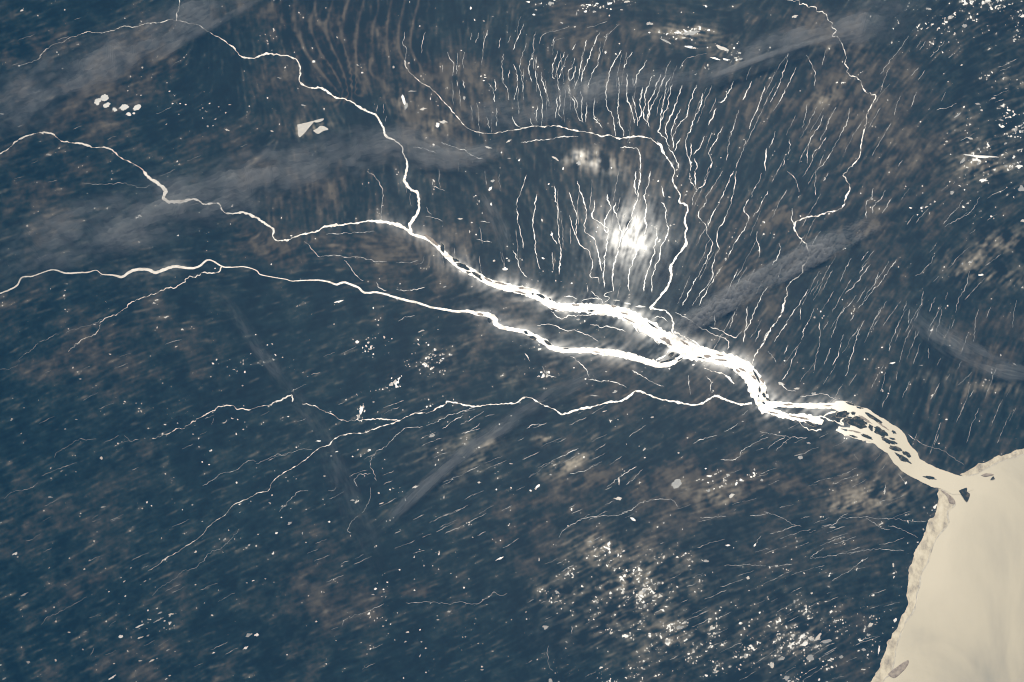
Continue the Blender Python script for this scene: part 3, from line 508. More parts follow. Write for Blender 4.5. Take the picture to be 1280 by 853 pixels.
        ('20', 685, 118, 18, 11, -10), ('20', 1045, 240, 34, 10, 24), ('20', 895, 165, 48, 16, -12), ('20', 830, 163, 20, 6, 0), ('20', 880, 235, 28, 7, 8), ('20', 910, 240, 14, 5, 0), ('20', 1075, 252, 10, 9, 0), ('20', 1010, 292, 30, 5, 12), ('20', 1070, 298, 24, 5, 5), ('20', 1140, 295, 18, 5, -20), ('20', 1135, 265, 9, 6, 0), ('20', 770, 208, 36, 5, 28), ('20', 685, 163, 8, 5, 0), ('20', 915, 372, 9, 3, -30), ('20', 975, 325, 6, 7, 0), ('20', 330, 815, 16, 14, -20), ('20', 215, 790, 26, 6, 30),
        ('20', 190, 18, 18, 12, -10), ('20', 368, 58, 12, 8, 0), ('20', 410, 60, 12, 7, 0), ('20', 535, 218, 7, 5, 0), ('20', 468, 257, 4, 7, 10), ('20', 487, 18, 16, 7, -20), ('20', 82, 10, 12, 7, 0), ('20', 120, 50, 8, 5, 0), ('20', 485, 78, 6, 5, 0), ('20', 108, 74, 9, 5, 20), ('20', 425, 18, 9, 5, 0), ('20', 545, 50, 12, 4, 0), ('20', 575, 8, 16, 6, 0), ('20', 322, 68, 4, 12, 5),
        ('30', 133, 82, 20, 8, -15), ('30', 800, 45, 18, 7, 0), ('30', 765, 145, 10, 6, -20), ('30', 980, 128, 14, 10, 0), ('30', 1230, 197, 12, 5, 0), ('30', 1045, 518, 14, 6, 0), ('30', 1270, 80, 16, 10, -10), ('30', 1060, 780, 110, 7, 4), ('30', 970, 800, 26, 10, -60), ('30', 1165, 600, 14, 5, 10), ('30', 1250, 830, 28, 12, -10), ('30', 1168, 632, 12, 9, 0), ('30', 1265, 655, 12, 9, 0), ('30', 1005, 690, 16, 7, 20), ('30', 1185, 715, 12, 7, -20), ('30', 890, 705, 9, 7, 0), ('30', 940, 580, 26, 5, -40), ('30', 965, 325, 8, 5, 0), ('30', 1125, 490, 14, 6, 0)]
# fields of small ponds: centre x, y, half length, half width, turn, strength
FIELDS = [(790, 735, 100, 60, -15, .70), (890, 800, 110, 46, -25, .66), (1010, 795, 85, 60, -30, .58), (1240, 190, 50, 55, 0, .62), (1225, 26, 75, 28, 0, .68), (1235, 8, 60, 16, 0, 1.0), (1190, 18, 32, 12, -30, .95), (1170, 33, 30, 8, 0, .8), (1268, 30, 26, 26, 0, .85), (1250, 105, 35, 14, 0, .6), (1262, 152, 20, 22, 0, .9), (1240, 190, 42, 26, 0, .85), (1238, 105, 14, 14, 0, .5), (1215, 130, 24, 6, 0, .6), (1215, 178, 26, 12, 0, .5),
          (760, 692, 28, 16, 0, .86), (785, 715, 40, 18, -15, 1.0), (718, 722, 12, 14, 40, .95), (725, 735, 12, 8, 0, .95), (690, 745, 18, 14, 0, .95), (845, 695, 26, 14, -20, .7), (800, 750, 56, 26, -15, .82), (770, 790, 30, 14, 0, .8), (840, 795, 40, 20, -25, .95), (890, 780, 40, 16, -30, .8), (790, 845, 80, 14, 0, .75), (940, 805, 40, 24, -30, .9), (905, 838, 40, 18, 0, .8), (880, 725, 24, 6, 5, .7), (935, 775, 30, 14, -30, .65),
          (990, 800, 44, 34, -30, .95), (1060, 780, 46, 26, -30, .8), (1080, 800, 30, 30, 0, .75), (1010, 770, 40, 20, -30, .7), (1010, 840, 46, 18, -20, .85), (885, 720, 14, 7, 0, .8),
          (545, 452, 22, 16, -30, 1.15), (517, 447, 22, 14, -25, .8), (495, 478, 18, 6, -22, 1.1), (525, 432, 20, 6, 0, .7), (462, 430, 12, 10, -30, .6), (455, 510, 10, 10, 0, .9), (480, 430, 18, 10, 0, .4),
          (685, 4, 18, 7, 0, .9), (760, 8, 34, 8, -10, .8), (735, 12, 10, 6, 0, .9), (860, 40, 26, 7, 0, 1.1), (835, 47, 20, 6, 28, .9), (900, 60, 24, 8, 24, .9), (915, 72, 26, 8, 0, .8), (885, 85, 16, 6, -20, .6), (870, 50, 16, 6, 20, .9),
          (905, 605, 26, 12, -10, .75), (925, 600, 26, 7, -12, .8), (865, 600, 10, 8, 0, .6), (640, 615, 14, 8, 0, .7), (620, 610, 20, 8, 0, .6), (665, 612, 18, 6, 0, .6), (700, 580, 26, 8, -25, .5), (1090, 615, 40, 20, -5, .5), (1070, 630, 20, 10, 0, .5), (1160, 640, 14, 10, -60, .7), (1145, 690, 8, 22, 8, .7), (1155, 655, 12, 10, 0, .7), (1125, 650, 30, 8, 5, .55),
          (270, 135, 40, 14, 10, .45), (585, 810, 14, 24, 0, .6), (560, 800, 10, 10, 0, .4), (480, 770, 30, 24, 0, .38), (180, 780, 40, 30, 0, .36), (545, 700, 40, 26, 0, .35), (230, 520, 60, 30, 0, .3), (300, 450, 40, 22, 0, .35), (690, 350, 26, 10, 30, .55), (720, 360, 16, 12, 0, .5), (1030, 80, 14, 6, 0, .4), (1230, 260, 40, 14, 0, .45), (1220, 325, 30, 18, 0, .35), (1255, 330, 24, 16, 0, .4), (1210, 230, 44, 10, 0, .55), (470, 145, 10, 6, 0, .4), (545, 120, 10, 10, 40, .4), (340, 140, 20, 6, 0, .35), (620, 470, 20, 10, 0, .3), (690, 470, 26, 6, 5, .7), (740, 475, 14, 8, 0, .55), (1205, 600, 16, 8, -20, .6)]

# ------------------------------------------------------------------ map fields for the ground (soil types, with some glints painted in), computed along the local grain of the plain
MG = 70                                     # margin of the survey grid
NX, NY = int(W) + 2 * MG, int(H) + 2 * MG
gy, gx = np.mgrid[0:NY, 0:NX].astype(float); PX = gx - MG; PY = gy - MG
GRAIN = [(100, 60, 20), (150, 130, 20), (100, 250, 15), (60, 430, 25), (100, 600, 25), (100, 800, 28), (300, 500, 20), (300, 700, 25), (500, 600, 25), (500, 780, 20), (380, 20, 88), (345, 40, 95), (410, 90, 122), (375, 75, 115), (440, 110, 112), (460, 40, 84), (490, 80, 95), (550, 60, 95), (620, 60, 82), (680, 100, 95),
         (760, 130, 85), (830, 120, 72), (900, 130, 68), (1000, 150, 62), (1000, 60, 60), (1150, 80, 52), (1200, 20, 42), (1250, 40, 20), (1240, 120, 20), (1240, 200, 20), (1100, 200, 60), (1150, 330, 50), (1240, 300, 38), (1050, 400, 60), (1200, 430, 72), (1150, 500, 75), (950, 300, 62), (900, 220, 68), (700, 290, 92), (800, 280, 72), (600, 300, 100),
         (450, 250, 95), (360, 235, 96), (300, 200, 20), (250, 330, 5), (450, 330, 0), (560, 420, 20), (400, 400, 20), (650, 480, 15), (700, 600, 28), (800, 560, 33), (900, 650, 15), (1000, 600, 18), (1050, 700, 18), (800, 750, 25), (1000, 800, 30), (1100, 720, 12), (620, 700, 25), (640, 420, 5), (560, 160, 95), (740, 200, 88), (860, 30, -10), (700, 10, 5)]
cx_, sx_ = np.zeros((NY, NX)), np.zeros((NY, NX))
for (x, y, a) in GRAIN:
    w = 1 / (((PX - x) ** 2 + (PY - y) ** 2) / 900 + 1) ** 1.6
    cx_ += w * math.cos(2 * math.radians(a)); sx_ += w * math.sin(2 * math.radians(a))
th = .5 * np.arctan2(sx_, cx_)
VX, VY = np.cos(th), -np.sin(th)


def blur(a, s):
    fy = np.fft.fftfreq(a.shape[0])[:, None]; fx = np.fft.rfftfreq(a.shape[1])[None]
    return np.fft.irfft2(np.fft.rfft2(a) * np.exp(-2 * (math.pi * s) ** 2 * (fx * fx + fy * fy)), s=a.shape)


def samp(a, x, y):
    x = np.clip(x, 0, a.shape[1] - 1.001); y = np.clip(y, 0, a.shape[0] - 1.001)
    ix = x.astype(int); iy = y.astype(int); fx = x - ix; fy = y - iy
    return (a[iy, ix] * (1 - fx) + a[iy, ix + 1] * fx) * (1 - fy) + (a[iy + 1, ix] * (1 - fx) + a[iy + 1, ix + 1] * fx) * fy


def nz(a):
    return (a - a.mean()) / a.std()


def grain(sig, length, step):
    n = nz(blur(rng.standard_normal((NY, NX)), sig)); acc = n.copy(); k = 1
    for sgn in (1, -1):
        x, y = gx.copy(), gy.copy(); pvx, pvy = VX * sgn, VY * sgn
        for i in range(int(length / step)):
            x = x + pvx * step; y = y + pvy * step
            ix = np.clip(x, 0, NX - 1).astype(int); iy = np.clip(y, 0, NY - 1).astype(int)
            vx, vy = VX[iy, ix], VY[iy, ix]; d = np.sign(vx * pvx + vy * pvy + 1e-9)
            pvx, pvy = vx * d, vy * d
            acc += samp(n, x, y); k += 1
    return nz(acc / k)


g_fine = grain(.9, 6, 1.5)
g_mid = grain(1.4, 9, 1.5)
g_wide = grain(3.6, 16, 2)
g_ridge = np.tanh(grain(3.0, 70, 4) * 1.2)
iso = nz(nz(blur(rng.standard_normal((NY, NX)), 1.4)) + nz(blur(rng.standard_normal((NY, NX)), 3)) + nz(blur(rng.standard_normal((NY, NX)), 6)))
patchy = nz(blur(rng.standard_normal((NY, NX)), 22))
patch2 = nz(blur(rng.standard_normal((NY, NX)), 9))


def gauss_sum(lst):
    m = np.zeros((NY, NX))
    for (x, y, rx, ry, a, s) in lst:
        c, sn = math.cos(math.radians(a)), math.sin(math.radians(a))
        dx, dy = PX - x, PY - y
        u = (dx * c + dy * sn) / rx; v = (-dx * sn + dy * c) / ry
        m += s * np.exp(-(u * u + v * v) * .8)
    return m


BROWN = [(230, 640, 190, 110, -10, -.22), (150, 560, 120, 60, -20, -.15), (520, 340, 170, 60, 15, .35), (130, 110, 130, 60, -20, .3), (1060, 120, 60, 110, 5, .35), (700, 480, 120, 40, 10, .3), (640, 620, 110, 40, -20, .25), (900, 330, 70, 60, -40, .25), (1010, 560, 90, 30, 10, .2), (150, 85, 100, 28, -20, .7), (60, 55, 60, 16, -10, .5), (290, 30, 20, 18, -20, .6), (345, 20, 16, 40, 0, .5), (350, 105, 40, 18, 10, .6), (420, 40, 60, 50, 0, .45), (525, 95, 40, 16, -10, .7), (545, 145, 50, 25, 20, 1.0), (455, 185, 60, 25, -10, .6), (400, 215, 80, 26, -10, .45), (480, 305, 75, 12, 0, .8), (330, 300, 50, 10, 20, .8),
         (345, 320, 40, 10, 10, .6), (620, 400, 60, 14, 10, .5), (600, 430, 30, 12, -20, .4), (690, 455, 16, 12, 0, .9), (640, 380, 40, 10, 10, .5), (875, 608, 95, 26, 3, 1.7), (745, 600, 18, 9, -20, .9), (855, 546, 12, 8, -20, .9), (1045, 110, 14, 40, -8, .7), (1030, 120, 22, 12, 0, .6), (1075, 160, 14, 50, 10, .5), (1010, 30, 40, 18, 0, .6), (1020, 270, 40, 10, -10, .6), (1085, 287, 24, 10, -8, .9),
         (1125, 340, 26, 12, -20, .8), (1150, 290, 30, 14, -30, .6), (1135, 85, 12, 30, 35, .5), (975, 265, 16, 14, 0, .5), (980, 130, 20, 10, 0, .5), (250, 170, 80, 20, 0, .4), (660, 660, 50, 8, -20, .8), (670, 625, 30, 7, -5, .7), (750, 195, 50, 18, 10, .7), (1225, 320, 40, 20, -10, .5), (90, 440, 30, 14, -25, .5), (200, 470, 60, 12, -20, .35), (265, 480, 20, 10, 0, .6), (100, 740, 40, 6, -30, .5), (400, 460, 40, 10, -15, .5),
         (530, 740, 40, 8, 5, .7), (400, 700, 50, 10, -25, .4), (235, 350, 30, 8, -20, .5), (60, 230, 60, 20, -20, .4), (580, 470, 50, 10, -20, .5), (700, 165, 50, 10, 0, .5), (440, 70, 20, 40, 0, .4), (560, 310, 30, 14, 10, .6), (1190, 175, 30, 12, -25, .6), (1100, 575, 60, 8, 0, .35), (1075, 615, 50, 16, 0, .5), (960, 600, 40, 14, 10, .4), (1240, 440, 40, 10, 0, .3), (930, 270, 30, 20, 0, .35)]
PALE = [(795, 735, 80, 50, -20, .26), (900, 800, 80, 30, -25, .15), (1240, 195, 45, 30, 0, .2), (1230, 25, 60, 22, 0, .2), (395, 158, 16, 6, -15, 1.1), (376, 162, 6, 7, 0, 1.0), (852, 607, 9, 5, 20, 1.0), (895, 618, 30, 12, -10, .7), (712, 580, 26, 7, -25, 1.0), (678, 551, 8, 6, 0, 1.1), (744, 200, 18, 8, 20, .8), (720, 195, 14, 6, -20, .6), (748, 203, 30, 10, 10, .5), (1030, 122, 14, 10, 0, .6), (1045, 60, 40, 10, -10, .3), (1197, 146, 14, 10, -40, .6), (500, 125, 6, 16, -15, .8), (548, 155, 16, 8, -20, .8), (1235, 310, 40, 10, -20, .6), (1210, 335, 20, 10, -40, .6), (1245, 345, 40, 10, 0, .5),
        (1260, 300, 24, 14, 0, .5), (1090, 620, 40, 18, -5, .7), (1060, 632, 20, 8, 0, .6), (750, 690, 30, 18, 0, .6), (785, 722, 36, 12, -20, .7), (690, 742, 20, 12, 0, .6), (790, 760, 60, 24, -20, .35), (840, 795, 40, 16, -25, .5), (990, 800, 50, 30, -30, .35), (610, 555, 16, 7, -40, .6), (560, 560, 40, 14, -20, .3), (590, 585, 40, 10, -30, .35), (1262, 105, 30, 20, 0, .3), (690, 230, 60, 14, 0, .0), (860, 42, 40, 9, 5, .8), (905, 65, 26, 8, 24, .6), (735, 110, 30, 10, 0, .2), (1170, 470, 26, 10, 0, .2), (1240, 485, 26, 8, 0, .5), (640, 470, 20, 10, 0, .3), (550, 450, 30, 16, -20, .4), (1220, 200, 40, 24, 0, .4), (1236, 207, 20, 8, 0, .6)]
brown = gauss_sum(BROWN); pale = gauss_sum(PALE)  # both also carry soft glints of wet marsh, painted as ground colour
ridge = gauss_sum([(420, 40, 70, 60, 0, 1.0), (560, 60, 60, 50, 0, .5), (440, 235, 70, 30, 0, .35), (1100, 130, 60, 60, 0, .35)])
# old beach ridges: nested curved bands, their courses read off the map
FAM = [[(145, 0), (150, 100), (170, 180), (215, 260), (270, 340), (330, 410), (400, 470)], [(250, 0), (235, 90), (250, 170), (300, 270), (370, 360), (420, 450)], [(345, 0), (310, 120), (330, 220), (380, 310), (430, 400), (450, 470)],
       [(430, 0), (392, 100), (400, 200), (440, 290), (465, 380), (470, 480)], [(500, 0), (470, 120), (460, 220), (480, 330), (485, 480)], [(575, 0), (540, 150), (520, 300), (503, 460)], [(645, 0), (620, 150), (625, 250), (600, 340)], [(705, 0), (682, 120), (692, 250), (740, 330)], [(775, 0), (745, 120), (745, 260), (790, 340)], [(850, 0), (815, 120), (800, 240), (850, 330)]]
num, den = np.zeros((NY, NX)), np.full((NY, NX), 1e-9); near = np.full((NY, NX), 1e9)
for k_, cur in enumerate(FAM):
    for (x, y) in catmull(T('10', *cur), 7):
        d2 = (PX - x) ** 2 + (PY - y) ** 2; w = 1 / (d2 + 4) ** 2
        num += w * k_; den += w; near = np.minimum(near, d2)
ph = num / den
wob = .16 * patch2 + .06 * iso
rA = np.cos(2 * math.pi * (ph + wob * .5)) * np.exp(-near / 190.)
ang = np.arctan2(PX - 812, 440 - PY); rad = np.hypot(PX - 812, PY - 440)
inC = sstep(90, 150, rad) * sstep(470, 380, rad) * sstep(-.95, -.75, ang) * sstep(1.25, 1.0, ang)
rC = np.cos(2 * math.pi * (ang / .047 + wob * 1.3 + .8 * np.sin(rad / 90.))) * inC
rD = np.cos(2 * math.pi * ((PX - 1130 + (PY - 530) * .38) / 14.5 + wob)) * gauss_sum([(1160, 500, 70, 50, 0, 1.0)])
rE = np.cos(2 * math.pi * ((PX - 430 + 6 * np.sin(PY / 30)) / 10.5 + wob)) * gauss_sum([(425, 245, 75, 26, 0, .8)])
rF = np.cos(2 * math.pi * ((PY - 320 + 12 * np.cos((PX - 1235) / 22)) / 9.0 + wob)) * gauss_sum([(1240, 320, 45, 45, 0, .6)])
dark = np.zeros((NY, NX))
for wd_, cur in [(5., T('30', (1300, 305), (1150, 345), (1050, 390), (980, 440), (940, 500), (800, 560), (640, 600), (540, 680), (480, 790))), (4., T('30', (1120, 515), (1040, 620), (1000, 680), (930, 760), (860, 840))), (3., T('31', (1020, 340), (1100, 350), (1200, 340), (1290, 335))), (6., T('30', (1000, 95), (1100, 110), (1200, 75), (1290, 85))),
                 (6., T('23', (250, 520), (240, 620), (230, 720), (235, 850))), (5., T('12', (470, 380), (520, 420), (420, 440))), (7., T('21', (700, 200), (690, 320), (740, 420))), (4., T('11', (880, 620), (960, 640), (1080, 660), (1200, 690))), (8., T('13', (640, 290), (660, 360), (690, 440))), (4., T('10', (0, 760), (100, 720), (300, 700), (440, 680)))]:
    dd = np.full((NY, NX), 1e9)
    for x, y in catmull(cur, 5): dd = np.minimum(dd, (PX - x) ** 2 + (PY - y) ** 2)
    dark = np.maximum(dark, np.exp(-dd / (2 * wd_ ** 2)))
bands = dark * 1.0 + rA * 1.9 + rC * .8 + rD * 1.05 + rE * .75 + rF * .8
broad = nz(blur(rng.standard_normal((NY, NX)), 48))
env = np.exp(-near / 190.) * .42 + inC * .05 + gauss_sum([(1160, 500, 70, 50, 0, .1), (425, 245, 75, 26, 0, .12), (1240, 320, 45, 45, 0, .12)])
soil = np.clip(.145 + env + .09 * broad + .12 * patchy + .10 * patch2 + .04 * g_wide + .06 * g_mid + .06 * g_fine + .085 * iso + brown * (.47 + .10 * patch2 + .07 * g_wide + .08 * g_mid + .12 * iso) - bands * .26 + .10 * ridge, 0, 1.2)
pale_f = np.clip(pale * (.45 + .16 * g_mid + .22 * g_fine + .26 * iso) + .11 * np.maximum(g_fine * .7 + g_mid * .5 - 1.2, 0), 0, 1)
tone = .45 + .08 * g_mid + .12 * g_fine + .05 * g_wide + .08 * patch2 + .14 * iso + .07 * patchy - .24 * bands


# ------------------------------------------------------------------ build the water
def build_rivers():
    for i, (label, pts, w, m, rough) in enumerate(RIVERS):
        big = np.max(w)
        v, f = ribbon(pts, np.array(w) * np.interp(w, [1, 3, 6], [.66, .70, .92]), 100 + i * 13, rough + (.14 if big < 6 else 0), meander=1.5 if big < 2.5 else .9 if big < 6 else .2, dash='auto' if big < 8 else 0)
        o = flat('river', v, f, .030 + i * .0007, m)
        tag(o, label, 'river', None, 'structure')


def build_streams():
    k = 0
    for region, lst in STREAMS.items():
        lst = sorted(lst, key=lambda e: np.mean([p[0] for p in e[0]]))
        for n, (pts, w) in enumerate(lst):
            pp = np.array(pts); seg = np.hypot(*np.diff(pp, axis=0).T).sum(); chord = np.hypot(*(pp[-1] - pp[0]))
            size = 'short' if seg < 20 else 'long' if seg > 60 else 'middling'
            bend = 'straight' if chord > .97 * seg else 'kinked' if chord > .88 * seg else 'winding'
            mx_p, my_p = pp.mean(0)
            ws_ = w * (.64 - .30 * float(sstep(160, 430, math.hypot(mx_p - 780, (my_p - 270) * 1.15))))  # narrower away from the glint, imitating its fading brightness by width
            v, f = ribbon(pts, ws_, 900 + k * 7, .45, meander=1.25, dash=.85 if w < 1.2 else .5, taper=(4, 3))
            o = flat('stream', v, f, .055 + (k % 40) * .0006, M_STREAM)
            tag(o, f'{size} {bend} stream, {ordinal(n + 1)} from the west {region}', 'stream', 'streams ' + region)
            k += 1


build_rivers(); build_streams()

# the lower delta channel and the sea
NB = [(1036, 508), (1042.8, 503.6), (1047.8, 501.6), (1057.8, 502.4), (1070, 507), (1083.8, 511.2), (1094, 518), (1106, 524), (1116.4, 531), (1130, 541), (1135, 552.7), (1140, 559.6), (1146.5, 565), (1151.5, 575), (1166.6, 582.8), (1185.4, 590), (1204, 595.5), (1216, 597)]
SB = [(1216, 612), (1196, 618), (1184, 614.5), (1178, 611.8), (1170, 610), (1160, 606.6), (1145, 599), (1131.5, 591.5), (1122.7, 584), (1114, 575), (1109.5, 567.7), (1100, 561), (1089, 553), (1072.5, 549.5), (1062, 546), (1056, 542), (1062, 534), (1066, 522), (1052, 517), (1044, 512)]


def rough_poly(pts, seed, amp, step=1.5, closed=True):
    p = np.array(pts + ([pts[0]] if closed else []), float)
    c = catmull([tuple(q) for q in p], step)
    if closed: c = c[:-1]
    s = np.arange(len(c)) * step
    t = np.gradient(c, axis=0); t /= np.maximum(np.hypot(t[:, 0], t[:, 1]), 1e-6)[:, None]
    d = (fbm(s / 7, s * 0 + seed, seed, 3) - .5) * 2 * amp
    return c + np.c_[-t[:, 1], t[:, 0]] * d[:, None]


def flat_poly(name, pts, z, m, parent=None):
    """fill a simple outline (ear clipping through Blender's tessellator)"""
    from mathutils import Vector
    from mathutils.geometry import tessellate_polygon
    p = np.asarray(pts)
    tris = tessellate_polygon([[Vector((a, b, 0)) for a, b in p]])
    return flat(name, p, [tuple(t) for t in tris], z, m, parent)


o = flat_poly('river', rough_poly(NB + SB, 5, 1.2, 1.0), .062, M_DELTA)
tag(o, 'tan lower channel of the delta, full of dark islands, reaching the sea', 'river', None, 'structure')
WATERLINES.append((np.array(NB + SB), np.full(len(NB) + len(SB), 6.)))

SEA_EDGE = [(1205, 596.5), (1208, 596), (1222, 592.5), (1232, 587), (1245, 579.5), (1262, 573.5), (1280, 568.5), (1310, 560), (1360, 545)]
SEA_W = [(1076, 930), (1086, 890), (1105, 851), (1112, 843), (1117.6, 828.8), (1119, 815), (1122.6, 801), (1128, 788), (1132.7, 777.3), (1142.7, 763.6), (1145, 752), (1147, 742), (1149, 732.8), (1151.5, 717.7), (1160, 702.7), (1163, 691), (1166.5, 681), (1172.8, 670), (1184.7, 656), (1185, 647), (1185, 640), (1194, 631), (1190, 622), (1178, 612)]
edge_w = rough_poly(SEA_W, 11, 1.1, 1.0, closed=False); edge_n = rough_poly(SEA_EDGE, 12, 1.0, 1.0, closed=False)
sea = edge_w.tolist() + edge_n.tolist() + [(1500, 500), (3200, 500), (3200, 1500), (900, 1500)]
tag(flat_poly('sea', sea, .020, M_SEA), 'calm tan silt-laden sea filling the lower corner', 'sea', None, 'structure')
for lab_, e_ in (('thin bright line of wet sand along the western shore of the sea', edge_w), ('thin bright line of wet sand along the northern shore of the sea', edge_n)):
    s_ = np.arange(len(e_)) * 1.0; t_ = np.gradient(e_, axis=0); t_ /= np.maximum(np.hypot(t_[:, 0], t_[:, 1]), 1e-6)[:, None]; n_ = np.c_[-t_[:, 1], t_[:, 0]]
    hw = .75 * (.35 + 1.3 * vnoise(s_ / 6, s_ * 0, 91))[:, None]
    v_ = np.empty((2 * len(e_), 2)); v_[0::2] = e_ + n_ * hw; v_[1::2] = e_ - n_ * hw
    tag(flat('beach', v_, [(2 * i, 2 * i + 1, 2 * i + 3, 2 * i + 2) for i in range(len(e_) - 1)], .0285, M_RIM), lab_, 'beach', None, 'structure')
# tidal flats between marsh and sea
LAND_W = [(1174, 611), (1172, 625), (1170, 641), (1160, 651), (1157, 662), (1154, 674), (1144, 690), (1140, 702), (1136.4, 715), (1135, 731), (1134, 746.6), (1135, 757), (1121, 783.6), (1109, 806), (1101, 831), (1087.5, 852.6), (1070, 890), (1055, 930)]
fl = rough_poly([(p[0] + 1.2, p[1]) for p in SEA_W], 21, .5, closed=False).tolist() + rough_poly(LAND_W, 22, 2.6, 1.0, closed=False).tolist()
tag(flat_poly('tidal_flat', fl, .026, M_FLAT), 'mottled pale tidal flat between the dark marsh and the sea south of the mouth', 'tidal flat', None, 'structure')
LAND_N = [(1360, 535), (1310, 551), (1280, 560.5), (1262, 566), (1245, 571), (1225, 580), (1212, 587), (1200, 593)]
fl = rough_poly(SEA_EDGE, 23, .4, closed=False).tolist() + rough_poly(LAND_N, 24, 2.2, 1.0, closed=False).tolist()
tag(flat_poly('tidal_flat', fl, .027, M_FLAT), 'narrow tan tidal flat along the coast north of the river mouth', 'tidal flat', None, 'structure')

# ------------------------------------------------------------------ islands
NISL = [0]


def island(label, x, y, rx, ry, deg, mtype='marsh', rim=True, group='islands of the delta and the trunk river', pts=None):
    i = NISL[0]; NISL[0] += 1
    out = np.array(pts) if pts is not None else blob(x, y, rx, ry, deg, 300 + i * 11)
    if pts is not None: out = rough_poly([tuple(q) for q in out], 300 + i, .35, .8)
    zb = .064 + (i % 7) * .001
    c = out.mean(0)
    if rim and mtype == 'marsh':
        wx, wy = G(c[0], c[1], 0)
        o = bpy.data.objects.new('island', None); COL.objects.link(o); o.location = (float(wx), float(wy), zb); o.empty_display_size = .3
        d = out - c; L = np.hypot(d[:, 0], d[:, 1])[:, None]
        ro = c + d * (1 + .5 / L)
        for ch in (pill(out, zb, zb + .02, 'marsh', M_MARSH), pill(ro, zb - .012, zb - .004, 'sand_shore', M_RIM, None, .97)):
            ch.parent = o; ch.matrix_parent_inverse.translation = (-float(wx), -float(wy), -zb)
    else:
        o = pill(out, zb, zb + .02, 'island' if mtype == 'marsh' else 'sandbar', M_MARSH if mtype == 'marsh' else M_SAND)
    tag(o, label, 'island' if mtype == 'marsh' else 'sandbar', group)


def zi(x0, y0, x, y, rx, ry, deg, label, m='marsh', rim=True):
    island(label, x0 + x / 7.975, y0 + y / 7.975, rx / 7.975, ry / 7.975, deg, m, rim)


zi(520, 280, 160, 165, 75, 15, 38, 'grey-brown sandbar splitting the head of the trunk just below the confluence', 'sand')
zi(520, 280, 265, 240, 44, 20, 78, 'upright dark island, first below the confluence, inside a thin loop of water')
zi(520, 280, 395, 362, 38, 19, 35, 'small dark island second below the confluence in the trunk')
zi(520, 280, 470, 425, 72, 21, 22, 'long dark island third below the confluence in the trunk')
zi(520, 280, 525, 485, 26, 8, 10, 'thin dark sliver island at the foot of the long trunk island')
zi(520, 280, 600, 507, 44, 16, 30, 'dark island fourth below the confluence, close to the southern bank')
zi(520, 280, 720, 560, 44, 9, 30, 'reddish sandbar where the trunk narrows above its broad white reach', 'sand')
zi(520, 280, 1050, 640, 38, 10, 2, 'small grey sandbar alone in the broad white reach', 'sand')
zi(640, 340, 205, 222, 14, 8, 10, 'tiny dark island in the broad white reach of the trunk', rim=False)
zi(640, 340, 378, 272, 16, 8, 30, 'tiny dark island where the trunk bends towards the glint', rim=False)
zi(640, 340, 1120, 415, 40, 7, 12, 'thin brown sandbar in the trunk south of the sun glint', 'sand')
zi(640, 340, 140, 607, 24, 12, 30, 'small dark island first in the braids of the second white river', rim=False)
zi(640, 340, 210, 660, 40, 14, 26, 'dark pointed island second in the braids of the second white river')
zi(640, 340, 362, 708, 44, 13, 34, 'dark pointed island third in the braids of the second white river')
zi(640, 340, 545, 765, 32, 5, 5, 'thin grey sliver in the bend of the second white river', rim=False)
zi(640, 340, 840, 800, 40, 5, 2, 'thin brown sandbar on the lower edge of the second white river', 'sand')
zi(560, 370, 325, 185, 30, 12, 5, 'brown sandbar at the head of the loop in the second white river', 'sand')
zi(560, 370, 410, 245, 15, 26, -15, 'small dark island inside the loop of the second white river', rim=False)
zi(780, 370, 435, 455, 55, 16, 40, 'brown sandbar lying across the head of the braided node', 'sand')
zi(780, 370, 470, 588, 34, 16, -15, 'dark oval island in the lower braids of the node')
zi(780, 370, 530, 600, 22, 14, -30, 'small dark island east of the oval one in the node braids', rim=False)
zi(780, 370, 430, 650, 70, 11, -12, 'long dark island along the lowest braid of the node')
zi(780, 370, 560, 632, 36, 8, -30, 'thin dark sliver closing the lower braids of the node', rim=False)
zi(780, 370, 840, 605, 34, 14, 8, 'pinkish sandbar in the white channel below the node', 'sand')
zi(780, 370, 960, 640, 70, 7, 6, 'long thin sandbar in the white channel below the node', 'sand')
zi(860, 430, 660, 340, 34, 12, 48, 'grey sandbar in the wide bend above the cluster of dark islands', 'sand')
zi(860, 430, 715, 460, 28, 12, 84, 'upright dark island in the wide bend cluster')
zi(860, 430, 762, 515, 24, 13, 48, 'round dark island in the middle of the wide bend cluster')
zi(860, 430, 798, 553, 25, 11, 35, 'dark pointed island lowest in the wide bend cluster')
zi(860, 430, 755, 592, 18, 8, 30, 'tiny dark island below the wide bend cluster', rim=False)
zi(860, 430, 703, 520, 12, 8, 90, 'tiny dark dot island west in the wide bend cluster', rim=False)
zi(860, 430, 785, 488, 16, 8, 70, 'tiny dark island above the round one in the wide bend cluster', rim=False)
zi(860, 430, 740, 370, 32, 12, 60, 'tan sandbar on the northern bank of the wide bend', 'sand')
zi(860, 430, 850, 688, 50, 8, 8, 'grey sandbar at the start of the southern delta arm', 'sand')
zi(860, 430, 1010, 607, 50, 10, 0, 'brown sandbar at the start of the northern delta arm', 'sand')
zi(860, 430, 540, 258, 40, 8, 25, 'tan sandbar on the inner side of the wide bend', 'sand')
zi(960, 470, 600, 297, 50, 6, -4, 'brown sandbar near the end of the northern delta arm', 'sand')
zi(960, 470, 350, 425, 55, 9, 8, 'grey sandbar in the southern delta arm', 'sand')
zi(960, 470, 430, 480, 60, 14, 30, 'dark wedge island under the end of the southern delta arm')
zi(960, 470, 250, 405, 40, 7, 10, 'thin brown sandbar upstream in the southern delta arm', 'sand')
